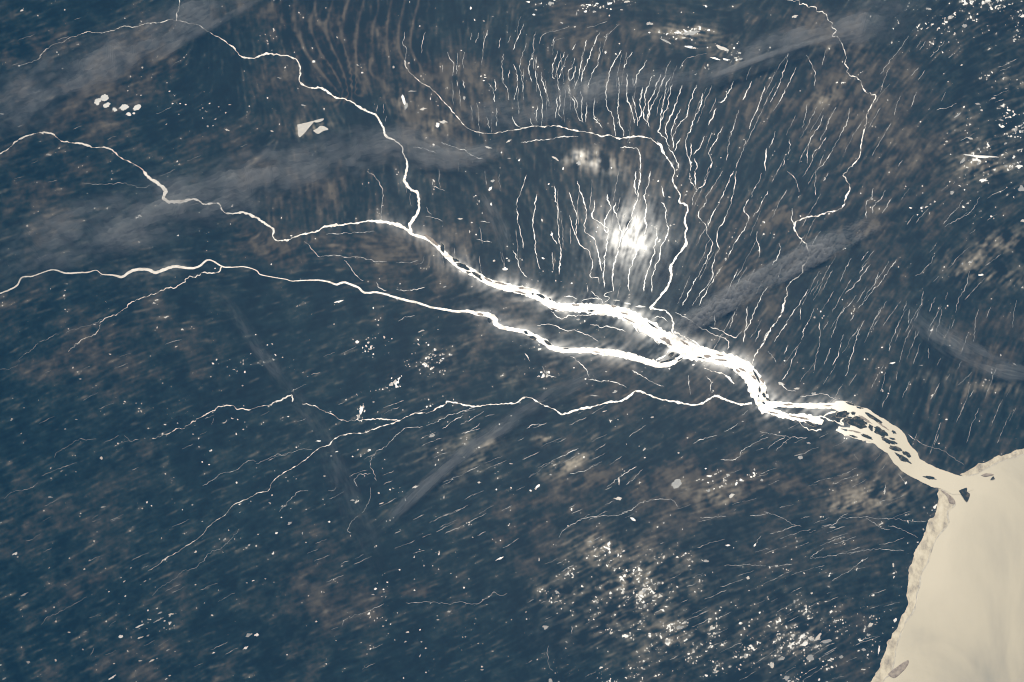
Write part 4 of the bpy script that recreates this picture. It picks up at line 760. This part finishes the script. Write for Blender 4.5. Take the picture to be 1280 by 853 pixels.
zi(960, 470, 820, 281, 56, 9, 19, 'long dark sliver island under the northern rim of the lower delta')
zi(960, 470, 915, 320, 32, 8, 14, 'short dark sliver island second under the northern rim')
zi(960, 470, 852, 378, 22, 18, 60, 'small dark square island between two narrow cuts')
zi(960, 470, 745, 385, 92, 30, -14, 'broad dark marsh island north-west of the largest one')
zi(960, 470, 1055, 425, 112, 17, 34, 'longest dark island, blade shaped, beside the northern tan channel')
zi(960, 470, 975, 440, 72, 13, 32, 'brown sandbar beside the blade-shaped island', 'sand')
zi(960, 470, 1150, 505, 70, 7, 32, 'thin tan sandbar below the blade-shaped island', 'sand')
zi(960, 470, 868, 465, 132, 54, 12, 'largest marsh island of the delta, with pale streaks on it')
zi(960, 470, 1022, 520, 24, 38, -25, 'dark island wedged just east of the largest one')
zi(960, 470, 1122, 560, 82, 40, 32, 'big dark island with a pale creek, second largest of the delta')
zi(960, 470, 880, 560, 50, 6, 15, 'thin brown sandbar under the largest marsh island', 'sand')
zi(960, 470, 820, 548, 40, 6, 12, 'white streaked sandbar in the ragged lower braid', 'sand')
zi(960, 470, 985, 607, 62, 15, 20, 'dark island in the ragged lower braid')
zi(960, 470, 850, 605, 40, 8, 16, 'dark sliver island at the edge of the ragged lower braid')
zi(1060, 500, 460, 326, 27, 11, 32, 'small dark island alone in the northern tan channel')
zi(1060, 500, 405, 415, 80, 24, 24, 'dark leaf-shaped island below the big creek island')
zi(1060, 500, 442, 391, 30, 10, 16, 'small dark island just above the leaf-shaped one')
zi(1060, 500, 470, 428, 28, 9, 38, 'small dark island at the tip of the leaf-shaped one')
zi(1060, 500, 478, 492, 68, 20, 22, 'dark upper-west piece of the island split by white cuts')
zi(1060, 500, 582, 540, 46, 22, 34, 'dark eastern piece of the island split by white cuts')
zi(1060, 500, 545, 580, 88, 24, 34, 'dark lower piece of the island split by white cuts')
zi(1060, 500, 815, 780, 72, 16, 12, 'lone dark spindle island in the open river mouth')
tr = catmull(RIVERS[4][1], 4.0); tn = np.gradient(tr, axis=0); tw = np.interp(np.linspace(0, 1, len(tr)), np.linspace(0, 1, len(RIVERS[4][2])), RIVERS[4][2])
for q_ in range(16):
    k_ = int(len(tr) * (.20 + .048 * q_)); sgn = (-1) ** q_; d_ = tn[k_] / np.hypot(*tn[k_]); o_ = tw[k_] * (.16 + .22 * ((q_ * 37) % 10) / 10) * sgn
    island(f'thin sliver of bar in the white trunk river, {ordinal(q_ + 1)} in the row of slivers downstream', tr[k_][0] - d_[1] * o_, tr[k_][1] + d_[0] * o_, 3.2 + (q_ * 13 % 7) * .75, .75 + (q_ * 5 % 4) * .22, math.degrees(math.atan2(d_[1], d_[0])), 'sand' if q_ % 3 else 'marsh', rim=False)
island('grey triangular island standing in the sea off the river mouth', 0, 0, 0, 0, 0, pts=[(1198.4, 614), (1203, 611.5), (1208.5, 610), (1209, 615), (1212.5, 618), (1211.5, 622.7), (1208.4, 628), (1203, 621)], mtype='marsh')
island('tan spit of sand pointing to sea from the northern shore', 0, 0, 0, 0, 0, mtype='sand', pts=[(1226, 594.5), (1232, 592.3), (1240, 592.8), (1242, 594), (1232, 596.2)])
island('tiny triangular islet off the northern sand spit', 0, 0, 0, 0, 0, pts=[(1241.5, 595.2), (1243.5, 599.3), (1238, 600)])
island('long grey streaked sandbar off the coast at the lower edge', 0, 0, 0, 0, 0, mtype='sand', pts=[(1110, 843), (1115, 838), (1121, 834), (1128, 829), (1135, 825.5), (1135.5, 830.5), (1129, 839), (1119, 847.5), (1113, 846)])
island('curved muddy bar guarding the southern side of the river mouth', 0, 0, 0, 0, 0, mtype='sand', pts=[(1176, 613), (1182, 616), (1189, 621), (1193, 626), (1193.5, 630), (1187, 629), (1184, 622)])

# ------------------------------------------------------------------ ponds drawn one by one
for i, (lab, x, y, rx, ry, a) in enumerate(OVALS):
    c = T('00', (x, y))[0]
    v = blob(c[0], c[1], rx / 3.9875, ry / 3.9875, a, 40 + i, 40, .3)
    tag(flat('pond', v, [tuple(range(len(v)))], .0280 + i * .0003, M_POND), lab, 'lake', 'row of bright oval lakes')


for lab_, pts_ in (('angular pale flooded field, largest of three beside the ridge river', [(205, 622), (250, 612), (290, 604), (262, 640), (238, 668), (215, 682)]), ('thin pale flooded strip above the largest angular field', [(286, 603), (318, 594), (338, 592), (328, 606), (296, 612)]), ('ragged pale flooded field just east of the largest angular one', [(284, 652), (305, 640), (322, 628), (345, 632), (361, 646), (335, 655), (308, 668)])):
    v = rough_poly(T('10', *pts_), 61, .5, .8)
    tag(flat_poly('pond', v, .0286, M_SILT), lab_, 'flooded field', 'pale flooded fields')
tag(flat('pond', blob(846, 605, 7, 5.5, -50, 71, 24, .2), [tuple(range(24))], .0287, M_DIM), 'round greenish lake on the brown oval patch of bare soil', 'lake')


def place(x, y):
    if x > 1095 and y > 590: return 'on the tidal plain beside the sea'
    if x > 1130 and y < 240: return 'among the glittering ponds of the upper eastern corner'
    if x > 1000 and y < 470: return 'on the streaked eastern plain'
    if x > 640 and y < 110: return 'in the broken marsh along the upper edge'
    if x > 640 and y < 420: return 'near the sun glint'
    if x > 640 and y < 640: return 'on the wet plain below the braided node'
    if x > 640: return 'in the glittering pond field below the node'
    if y < 230: return 'on the upper western plain' if x < 320 else 'near the brown ridges'
    if y < 428: return 'between the two white rivers'
    if y < 640: return 'among the thin southern rivers'
    return 'on the dark plain along the lower edge'


POND_THINGS = []
for i, (t, x, y, rx, ry, a) in enumerate(LONE):
    c = T(t, (x, y))[0]
    k = 5.0 if max(rx, ry) > 12 else 5.9
    v = blob(c[0], c[1], max(rx / k, .5), max(ry / k, .42), a, 1000 + i * 5, 18, .55)
    POND_THINGS.append((math.pi * rx * ry / k / k, v, None, c))

# ------------------------------------------------------------------ pond fields: every patch of a grown noise field above its waterline is a pond
fm = np.zeros((NY, NX))
for e in FIELDS:
    fm = np.maximum(fm, gauss_sum([e]))
nfield = nz(g_fine * .45 + nz(blur(rng.standard_normal((NY, NX)), .62)) * .85 + .15 * g_mid + .5 * iso)
val = nfield - (2.62 - 1.9 * np.clip(fm, 0, 1.0))
# keep ponds off the sea and the delta
def in_poly(px, py, poly):
    c = np.zeros(px.shape, bool); p = np.asarray(poly); j = len(p) - 1
    for i in range(len(p)):
        xi, yi = p[i]; xj, yj = p[j]
        if yi != yj:
            c ^= ((yi > py) != (yj > py)) & (px < (xj - xi) * (py - yi) / (yj - yi) + xi)
        j = i
    return c
offs = in_poly(PX, PY, sea) | in_poly(PX, PY, NB + SB) | in_poly(PX, PY, SEA_W + LAND_W)
val[offs] = -3
val[:MG - 12] = -3; val[-(MG - 12):] = -3; val[:, :MG - 12] = -3; val[:, -(MG - 12):] = -3
mask = val > 0
lab = np.full((NY, NX), -1, int); comps = []
ys, xs = np.nonzero(mask)
for y0, x0 in zip(ys.tolist(), xs.tolist()):
    if lab[y0, x0] >= 0: continue
    k = len(comps); lab[y0, x0] = k; st = [(y0, x0)]; cells = []
    while st:
        y, x = st.pop(); cells.append((y, x))
        for dy, dx in ((0, 1), (1, 0), (0, -1), (-1, 0)):
            yy, xx = y + dy, x + dx
            if 0 <= yy < NY and 0 <= xx < NX and mask[yy, xx] and lab[yy, xx] < 0:
                lab[yy, xx] = k; st.append((yy, xx))
    comps.append(cells)


def pond_mesh(k, cells):
    """outline one patch by marching its cells"""
    cc = set()
    for y, x in cells:
        cc.update(((y, x), (y - 1, x), (y, x - 1), (y - 1, x - 1)))
    V = []; idx = {}; F = []

    def vert(key, p):
        if key not in idx: idx[key] = len(V); V.append(p)
        return idx[key]
    for (y, x) in cc:
        cor = ((y, x), (y, x + 1), (y + 1, x + 1), (y + 1, x))
        vals = [val[c] if lab[c] == k else min(val[c], -.25) if lab[c] < 0 else -.4 for c in cor]
        poly = []
        for i in range(4):
            a, b = cor[i], cor[(i + 1) % 4]; va, vb = vals[i], vals[(i + 1) % 4]
            if va > 0: poly.append(vert(a, (a[1] - MG, a[0] - MG)))
            if (va > 0) != (vb > 0):
                t = va / (va - vb); t = min(max(t, .12), .88)
                key = (min(a, b), max(a, b))
                poly.append(vert(key, (a[1] + (b[1] - a[1]) * t - MG, a[0] + (b[0] - a[0]) * t - MG)))
        if len(poly) >= 3: F.append(tuple(poly))
    return V, F


order = sorted(range(len(comps)), key=lambda k: -len(comps[k]))
N_FIELD = 0
rest_v, rest_f = [], []
room = 292 - len(LONE) - len(OVALS)
for r, k in enumerate(order):
    V, F = pond_mesh(k, comps[k])
    if not F: continue
    if r < max(room, 0) and len(comps[k]) >= 4:
        v = np.array(V); POND_THINGS.append((len(comps[k]), v, F, v.mean(0)))
    else:
        b0 = len(rest_v); rest_v += V; rest_f += [tuple(b0 + q for q in f) for f in F]
for i, (area, v, F, c) in enumerate(POND_THINGS):
    where = place(c[0], c[1])
    o = flat('pond', v, F or [tuple(range(len(v)))], .0290 + (i % 9) * .0002, (M_POND, M_SILT, M_DIM, M_DIM, M_SILT, M_POND, M_DIM)[(i * 5 + i // 7) % 7])
    size = 'tiny' if area < 5 else 'small' if area < 14 else 'large'
    tag(o, f'{size} bright pond {where}', 'pond', f'{size} ponds {where}')
o = flat('pond_scatter', rest_v, rest_f, .0275, M_POND)
o.data.materials.append(M_SILT); o.data.materials.append(M_DIM)
cen = np.array([rest_v[f[0]] for f in rest_f]); which = vnoise(cen[:, 0] / 3.5, cen[:, 1] / 3.5, 77)
o.data.polygons.foreach_set('material_index', np.digitize(which, [.42, .66]).astype(np.int32))
tag(o, 'countless specks of bright water glittering over the marsh', 'ponds', None, 'stuff')
print('ponds', len(POND_THINGS), 'rest', len(rest_f), 'streams', sum(map(len, STREAMS.values())))

# hair-thin channels that follow the grain of the plain, far too many to count
hv, hf = [], []
def hairline(x, y, n, w, seed):
    xs_, ys_ = [x], [y]; dx_, dy_ = None, None
    for i in range(n):
        ix, iy = int(np.clip(x + MG, 0, NX - 1)), int(np.clip(y + MG, 0, NY - 1)); vx, vy = VX[iy, ix], VY[iy, ix]
        if dx_ is None:
            if vy < 0: vx, vy = -vx, -vy
        elif vx * dx_ + vy * dy_ < 0: vx, vy = -vx, -vy
        dx_, dy_ = vx, vy; j = (random.random() - .5) * 1.3
        x += vx * 3 - vy * j; y += vy * 3 + vx * j; xs_.append(x); ys_.append(y)
    if any(offs[int(np.clip(b_ + MG, 0, NY - 1)), int(np.clip(a_ + MG, 0, NX - 1))] for a_, b_ in zip(xs_, ys_)): return
    v, f = ribbon(list(zip(xs_, ys_)), w, seed, .5, meander=.5, dash=.9, taper=(3, 3))
    WATERLINES.pop(); b0 = len(hv); hv.extend(v.tolist()); hf.extend(tuple(b0 + q for q in t) for t in f)
for k_, (x0_, x1_, y0_, y1_, cnt, lo, hi, w_) in enumerate([(560, 900, 20, 150, 34, 6, 16, .5), (880, 1120, 60, 420, 44, 6, 18, .5), (1000, 1270, 300, 560, 44, 5, 14, .5), (500, 640, 200, 330, 14, 4, 10, .45), (1120, 1275, 60, 300, 16, 3, 9, .5), (640, 900, 160, 360, 14, 6, 14, .5),
        (880, 1140, 640, 840, 54, 4, 12, .5), (480, 760, 500, 700, 60, 3, 9, .5), (20, 480, 420, 830, 60, 3, 8, .42), (940, 1170, 540, 640, 30, 3, 8, .5), (20, 330, 20, 330, 20, 3, 7, .4), (660, 1080, 560, 840, 50, 2, 6, .5)]):
    for q_ in range(cnt):
        hairline(random.uniform(x0_, x1_), random.uniform(y0_, y1_), random.randint(lo, hi), w_, 5000 + k_ * 200 + q_)
o = flat('hairline_channels', hv, hf, .0272, M_DIM)
tag(o, 'hair-thin broken channels following the grain of the plain', 'channels', None, 'stuff')

# ------------------------------------------------------------------ ground sheet with its soil map
wetr = np.zeros((NY, NX))
for c, w in WATERLINES:
    x = np.clip((c[:, 0] + MG), 0, NX - 1).astype(int); y = np.clip((c[:, 1] + MG), 0, NY - 1).astype(int)
    ok = (w > 3)
    np.add.at(wetr, (y[ok], x[ok]), np.minimum(w[ok], 26) / 10)
wet = np.clip(gauss_sum([(748, 205, 22, 8, 15, .55), (722, 194, 16, 6, -20, .4), (838, 204, 14, 5, 20, .25), (780, 300, 40, 40, 0, .25), (730, 110, 24, 8, 0, .2)]) * np.clip(.5 + .4 * g_mid + .3 * iso, 0, 1.5) + (blur(wetr, 4) * 8.0 + blur(wetr, 9) * 18 + blur(wetr, 17) * 10) * np.clip(.55 + .2 * g_mid + .25 * patch2 + .15 * iso, .1, 1.2), 0, 1)  # wet river banks, plus ovals that paint glint patches and the glint's halo
film = np.clip(.42 + .08 * g_mid + .09 * g_fine + .05 * iso + .09 * patch2, 0, 1)

gx0 = np.arange(-108, 108.01, .215); gy0 = np.arange(118, 272, .215)
ext = np.array([6, 20, 50, 110, 220, 400, 650.])
XS = np.r_[-108 - ext[::-1], gx0, 108 + ext]; YS = np.r_[118 - ext[::-1], gy0, 272 + ext]
mx_, my_ = np.meshgrid(XS, YS)
qx, qy = P(mx_, np.maximum(my_, -60)); qx = np.clip(qx, -MG, W + MG); qy = np.clip(qy, -MG, H + MG)
nv, nu = mx_.shape
co = np.zeros((nv * nu, 3), np.float32); co[:, 0] = mx_.ravel(); co[:, 1] = my_.ravel()
ii = np.arange(nv * nu).reshape(nv, nu)
quads = np.stack([ii[:-1, :-1], ii[:-1, 1:], ii[1:, 1:], ii[1:, :-1]], -1).reshape(-1, 4)
me = bpy.data.meshes.new('ground')
me.vertices.add(len(co)); me.vertices.foreach_set('co', co.ravel())
me.loops.add(quads.size); me.loops.foreach_set('vertex_index', quads.ravel().astype(np.int32))
me.polygons.add(len(quads)); me.polygons.foreach_set('loop_start', np.arange(0, quads.size, 4, dtype=np.int32))
me.update(calc_edges=True)
S = lambda a: samp(a, qx + MG, qy + MG).ravel()
at = me.color_attributes.new('soil_map', 'FLOAT_COLOR', 'POINT')
at.data.foreach_set('color', np.stack([S(soil), S(pale_f), S(film), S(tone)], -1).astype(np.float32).ravel())
at2 = me.attributes.new('wet_and_halo', 'FLOAT', 'POINT'); at2.data.foreach_set('value', S(wet).astype(np.float32))

M_GROUND, nt, b = mat('delta_plain')
A1 = node(nt, 'ShaderNodeAttribute', attribute_name='soil_map'); A2 = node(nt, 'ShaderNodeAttribute', attribute_name='wet_and_halo')
sep = nt.nodes.new('ShaderNodeSeparateColor'); nt.links.new(A1.outputs['Color'], sep.inputs[0])
fine = pos_noise(nt, 1.1, 9, .74)
ad = node(nt, 'ShaderNodeMath', operation='MULTIPLY_ADD'); ad.inputs[1].default_value = .75
nt.links.new(fine, ad.inputs[0]); nt.links.new(sep.outputs[0], ad.inputs[2])
sb = node(nt, 'ShaderNodeMath', operation='SUBTRACT'); sb.inputs[1].default_value = .375; nt.links.new(ad.outputs[0], sb.inputs[0])
c_soil = ramp(nt, sb.outputs[0], [(.0, (.007, .016, .016)), (.22, (.013, .022, .020)), (.55, (.034, .031, .024)), (1.0, (.068, .055, .038))])
mp = node(nt, 'ShaderNodeMix', data_type='RGBA'); mp.inputs['B'].default_value = (.25, .21, .15, 1)
nt.links.new(sep.outputs[1], mp.inputs['Factor']); nt.links.new(c_soil, mp.inputs['A'])
tn = node(nt, 'ShaderNodeMapRange'); tn.inputs['From Min'].default_value = 0; tn.inputs['From Max'].default_value = 1; tn.inputs['To Min'].default_value = .45; tn.inputs['To Max'].default_value = 1.55
nt.links.new(A1.outputs['Alpha'], tn.inputs['Value'])
mm = node(nt, 'ShaderNodeMix', data_type='RGBA', blend_type='MULTIPLY'); mm.inputs['Factor'].default_value = 1
nt.links.new(mp.outputs['Result'], mm.inputs['A']); nt.links.new(tn.outputs['Result'], mm.inputs['B'])
nt.links.new(mm.outputs['Result'], b.inputs['Base Color'])
wr = node(nt, 'ShaderNodeMath', operation='MULTIPLY_ADD'); wr.inputs[1].default_value = -.09; wr.inputs[2].default_value = .37
nt.links.new(A2.outputs['Fac'], wr.inputs[0]); nt.links.new(wr.outputs[0], b.inputs['Roughness']); b.inputs['IOR'].default_value = 1.33
ws = node(nt, 'ShaderNodeMath', operation='MULTIPLY_ADD'); ws.inputs[1].default_value = .75; ws.inputs[2].default_value = .055
nt.links.new(A2.outputs['Fac'], ws.inputs[0]); nt.links.new(ws.outputs[0], b.inputs['Specular IOR Level'])
fw = node(nt, 'ShaderNodeMath', operation='MULTIPLY'); fw.inputs[1].default_value = .016
nt.links.new(sep.outputs[2], fw.inputs[0]); nt.links.new(fw.outputs[0], b.inputs['Coat Weight'])
b.inputs['Coat Roughness'].default_value = .066; b.inputs['Coat IOR'].default_value = 1.33
me.materials.append(M_GROUND)
ground = bpy.data.objects.new('ground', me); COL.objects.link(ground)
tag(ground, 'dark blue-green delta plain with brown streaked soil', 'ground', None, 'structure')


# ------------------------------------------------------------------ smoke: lumpy lens-shaped banks of thin smoke drifting above the plain
def plume(label, pts, half, alt, thick, dens, col=(1., .97, .91), seed=1, mottle=.0, lump=(9., 3.)):
    c = catmull(pts, 2.4); n = len(c)
    s = np.r_[0, np.cumsum(np.hypot(*np.diff(c, axis=0).T))]
    hw = np.interp(s / s[-1], np.linspace(0, 1, len(half)), half)
    t = np.gradient(c, axis=0); t /= np.hypot(t[:, 0], t[:, 1])[:, None]; nr = np.c_[-t[:, 1], t[:, 0]]
    m = 57; v = np.linspace(-1, 1, m)
    edge = (vnoise(s / 14, s * 0, seed) - .5) * .45
    vv = v[None, :] + edge[:, None] * (1 - np.abs(v))[None, :]
    X = c[:, None, 0] + nr[:, None, 0] * vv * hw[:, None]; Y = c[:, None, 1] + nr[:, None, 1] * vv * hw[:, None]
    endf = sstep(0, .32, s / s[-1]) * sstep(0, .32, 1 - s / s[-1])
    prof = (1 - v[None, :] ** 2) ** 2.3 * endf[:, None]
    a = vv * hw[:, None]
    nzv = fbm(s[:, None] / lump[0] + a * .05 + 1.5 * fbm(s[:, None] / 18, a / 18, seed + 7, 2), a / lump[1] + seed + 1.2 * fbm(s[:, None] / 22, a / 15, seed + 9, 2), seed, 5)
    nz2 = fbm(s[:, None] / 40 + 3, a / 14 + seed, seed + 40, 3)
    th_ = thick * prof * (.42 - .3 * mottle + (.95 + .7 * mottle) * sstep(.25, .8, nzv)) * (.25 + 1.25 * sstep(.25, .75, nz2))
    wx, wy = G(X, Y, alt)
    top = np.stack([wx, wy, alt + th_ * .5 + .002], -1).reshape(-1, 3); bot = np.stack([wx, wy, alt - th_ * .5 - .002], -1).reshape(-1, 3)
    V = np.vstack([top, bot]); N = n * m; F = []
    for i in range(n - 1):
        for j in range(m - 1):
            q = i * m + j
            F.append((q, q + 1, q + m + 1, q + m)); F.append((N + q, N + q + m, N + q + m + 1, N + q + 1))
    ring = [i * m for i in range(n)] + [(n - 1) * m + j for j in range(1, m)] + [i * m + m - 1 for i in range(n - 2, -1, -1)] + [j for j in range(m - 2, 0, -1)]
    for a_, b_ in zip(ring, ring[1:] + ring[:1]):
        F.append((a_, N + a_, N + b_, b_))
    me = bpy.data.meshes.new('smoke_plume'); me.from_pydata(V.tolist(), [], F)
    import bmesh
    bm = bmesh.new(); bm.from_mesh(me); bmesh.ops.recalc_face_normals(bm, faces=bm.faces); bm.to_mesh(me); bm.free()
    me.materials.append(smoke_mat('thin_smoke', col, dens * 4.5)); me.update()
    o = bpy.data.objects.new('smoke_plume', me); COL.objects.link(o)
    return tag(o, label, 'smoke plume', 'smoke plumes over the plain')


plume('broad grey smoke bank sweeping across the upper western corner behind the oval lakes', [(-40, 165), (50, 112), (125, 75), (190, 42), (250, 12), (310, -16), (370, -50)], [60, 54, 46, 40, 36, 34, 30], 2.2, 2.4, .036, seed=3)
plume('thin bright streak of smoke along the edge of the western bank', [(180, 82), (230, 50), (290, 18), (330, -5)], [9, 8, 6, 5], 3.6, 1.2, .06, seed=4)
plume('wide pale smoke bank crossing the river between the two white rivers', [(-40, 345), (60, 305), (160, 275), (260, 245), (350, 215), (440, 190), (520, 175), (590, 200), (640, 215)], [46, 54, 50, 48, 46, 42, 34, 30, 18], 2.4, 2.4, .042, seed=8)
plume('dense mottled smoke trail pointing from the braided node to the brown plain', [(815, 440), (850, 410), (900, 380), (950, 352), (1000, 325), (1050, 298), (1110, 270)], [11, 17, 18, 18, 19, 18, 13], 1.25, 2.0, .20, seed=12, lump=(3.0, 1.9), mottle=.7)
plume('faint smoke trail continuing below the node over the long white river', [(800, 440), (740, 470), (690, 495), (640, 525), (590, 560), (540, 600), (480, 655), (440, 690)], [11, 14, 14, 13, 12, 12, 10, 8], 2.1, 1.8, .034, seed=13, lump=(14, 2.5))
plume('wedge of grey smoke fanning out at the top beside the meandering river', [(850, 112), (900, 88), (950, 66), (1000, 48), (1060, 32), (1120, 15), (1170, -15)], [10, 18, 24, 28, 36, 40, 40], 2.6, 2.2, .046, seed=17)
plume('thin sharp line of smoke on the lower edge of the top wedge', [(870, 102), (920, 84), (970, 66), (1030, 48), (1060, 36)], [4, 5, 5, 5, 4], 3.4, 1.0, .13, seed=18)
plume('feathery white smoke wisp over the dark eastern plain', [(1120, 378), (1150, 400), (1180, 425), (1215, 445), (1260, 462), (1310, 470)], [8, 18, 24, 20, 16, 12], 2.4, 2.0, .05, seed=21, lump=(12, 2.2))
plume('faint dark-plain smoke trail curving down from the second white river', [(262, 350), (295, 395), (325, 440), (360, 485), (395, 530), (425, 600), (450, 660), (480, 725)], [10, 12, 14, 14, 14, 22, 22, 14], 2.0, 1.6, .016, seed=25)
plume('soft veil of smoke over the heads of the comb channels', [(560, 150), (640, 140), (700, 125), (760, 108), (830, 100), (900, 88)], [16, 26, 28, 26, 22, 12], 2.2, 1.8, .045, seed=29)
plume('narrow smoke streak beside the sun glint comb', [(600, 240), (622, 280), (632, 310), (628, 330)], [6, 12, 12, 6], 2.0, 1.4, .05, seed=33, lump=(12, 2.))
plume('patchy smoke over the bare ground by the confluence', [(470, 170), (520, 190), (580, 195), (640, 180)], [16, 24, 20, 12], 1.8, 1.6, .075, seed=36)

# ------------------------------------------------------------------ air
bpy.ops.mesh.primitive_cube_add(size=1)
hz = bpy.context.active_object; hz.name = 'haze'
x0, x1, y0, y1, z0, z1 = -780, 780, -560, 950, -.5, CAM_Z + 3
hz.scale = (x1 - x0, y1 - y0, z1 - z0); hz.location = ((x0 + x1) / 2, (y0 + y1) / 2, (z0 + z1) / 2)
hz.data.materials.append(smoke_mat('blue_air', (.022, .385, .90), .00037))
tag(hz, 'thin blue haze of air over the whole plain', 'haze', None, 'stuff')

# ------------------------------------------------------------------ sun and sky: the sun mirrors in the wet ground between the combed channels
dx, dy, dz = ray(787, 298)
sd = np.array([dx, dy, -dz]); sd /= np.linalg.norm(sd)        # towards the sun
SUN_EL = math.asin(sd[2]); SUN_AZ = math.atan2(sd[0], sd[1])
L = bpy.data.lights.new('sun', 'SUN'); L.energy = 4.6; L.angle = math.radians(.53); L.color = (1, .935, .825)
so = bpy.data.objects.new('sun', L); COL.objects.link(so)
from mathutils import Vector
so.rotation_euler = Vector((-sd[0], -sd[1], -sd[2])).to_track_quat('-Z', 'Y').to_euler(); so.location = (0, 300, 500)
wd = bpy.data.worlds.new('World'); sc.world = wd; wd.use_nodes = True
wn = wd.node_tree; bg = wn.nodes['Background']
sky = wn.nodes.new('ShaderNodeTexSky'); sky.sky_type = 'NISHITA'; sky.sun_disc = False
sky.sun_elevation = SUN_EL; sky.sun_rotation = SUN_AZ
wn.links.new(sky.outputs[0], bg.inputs['Color']); bg.inputs['Strength'].default_value = .06

vs = sc.view_settings; vs.view_transform = 'Standard'; vs.look = 'None'; vs.exposure = 0; vs.gamma = 1; vs.use_curve_mapping = False
sc.cycles.pixel_filter_type = 'BLACKMAN_HARRIS'; sc.cycles.filter_width = 1.15
sc.cycles.max_bounces = 4; sc.cycles.volume_bounces = 0; sc.cycles.use_denoising = True; sc.cycles.denoiser = 'OPENIMAGEDENOISE'; sc.cycles.denoising_input_passes = 'RGB_ALBEDO_NORMAL'
sc.cycles.caustics_reflective = False; sc.cycles.caustics_refractive = False
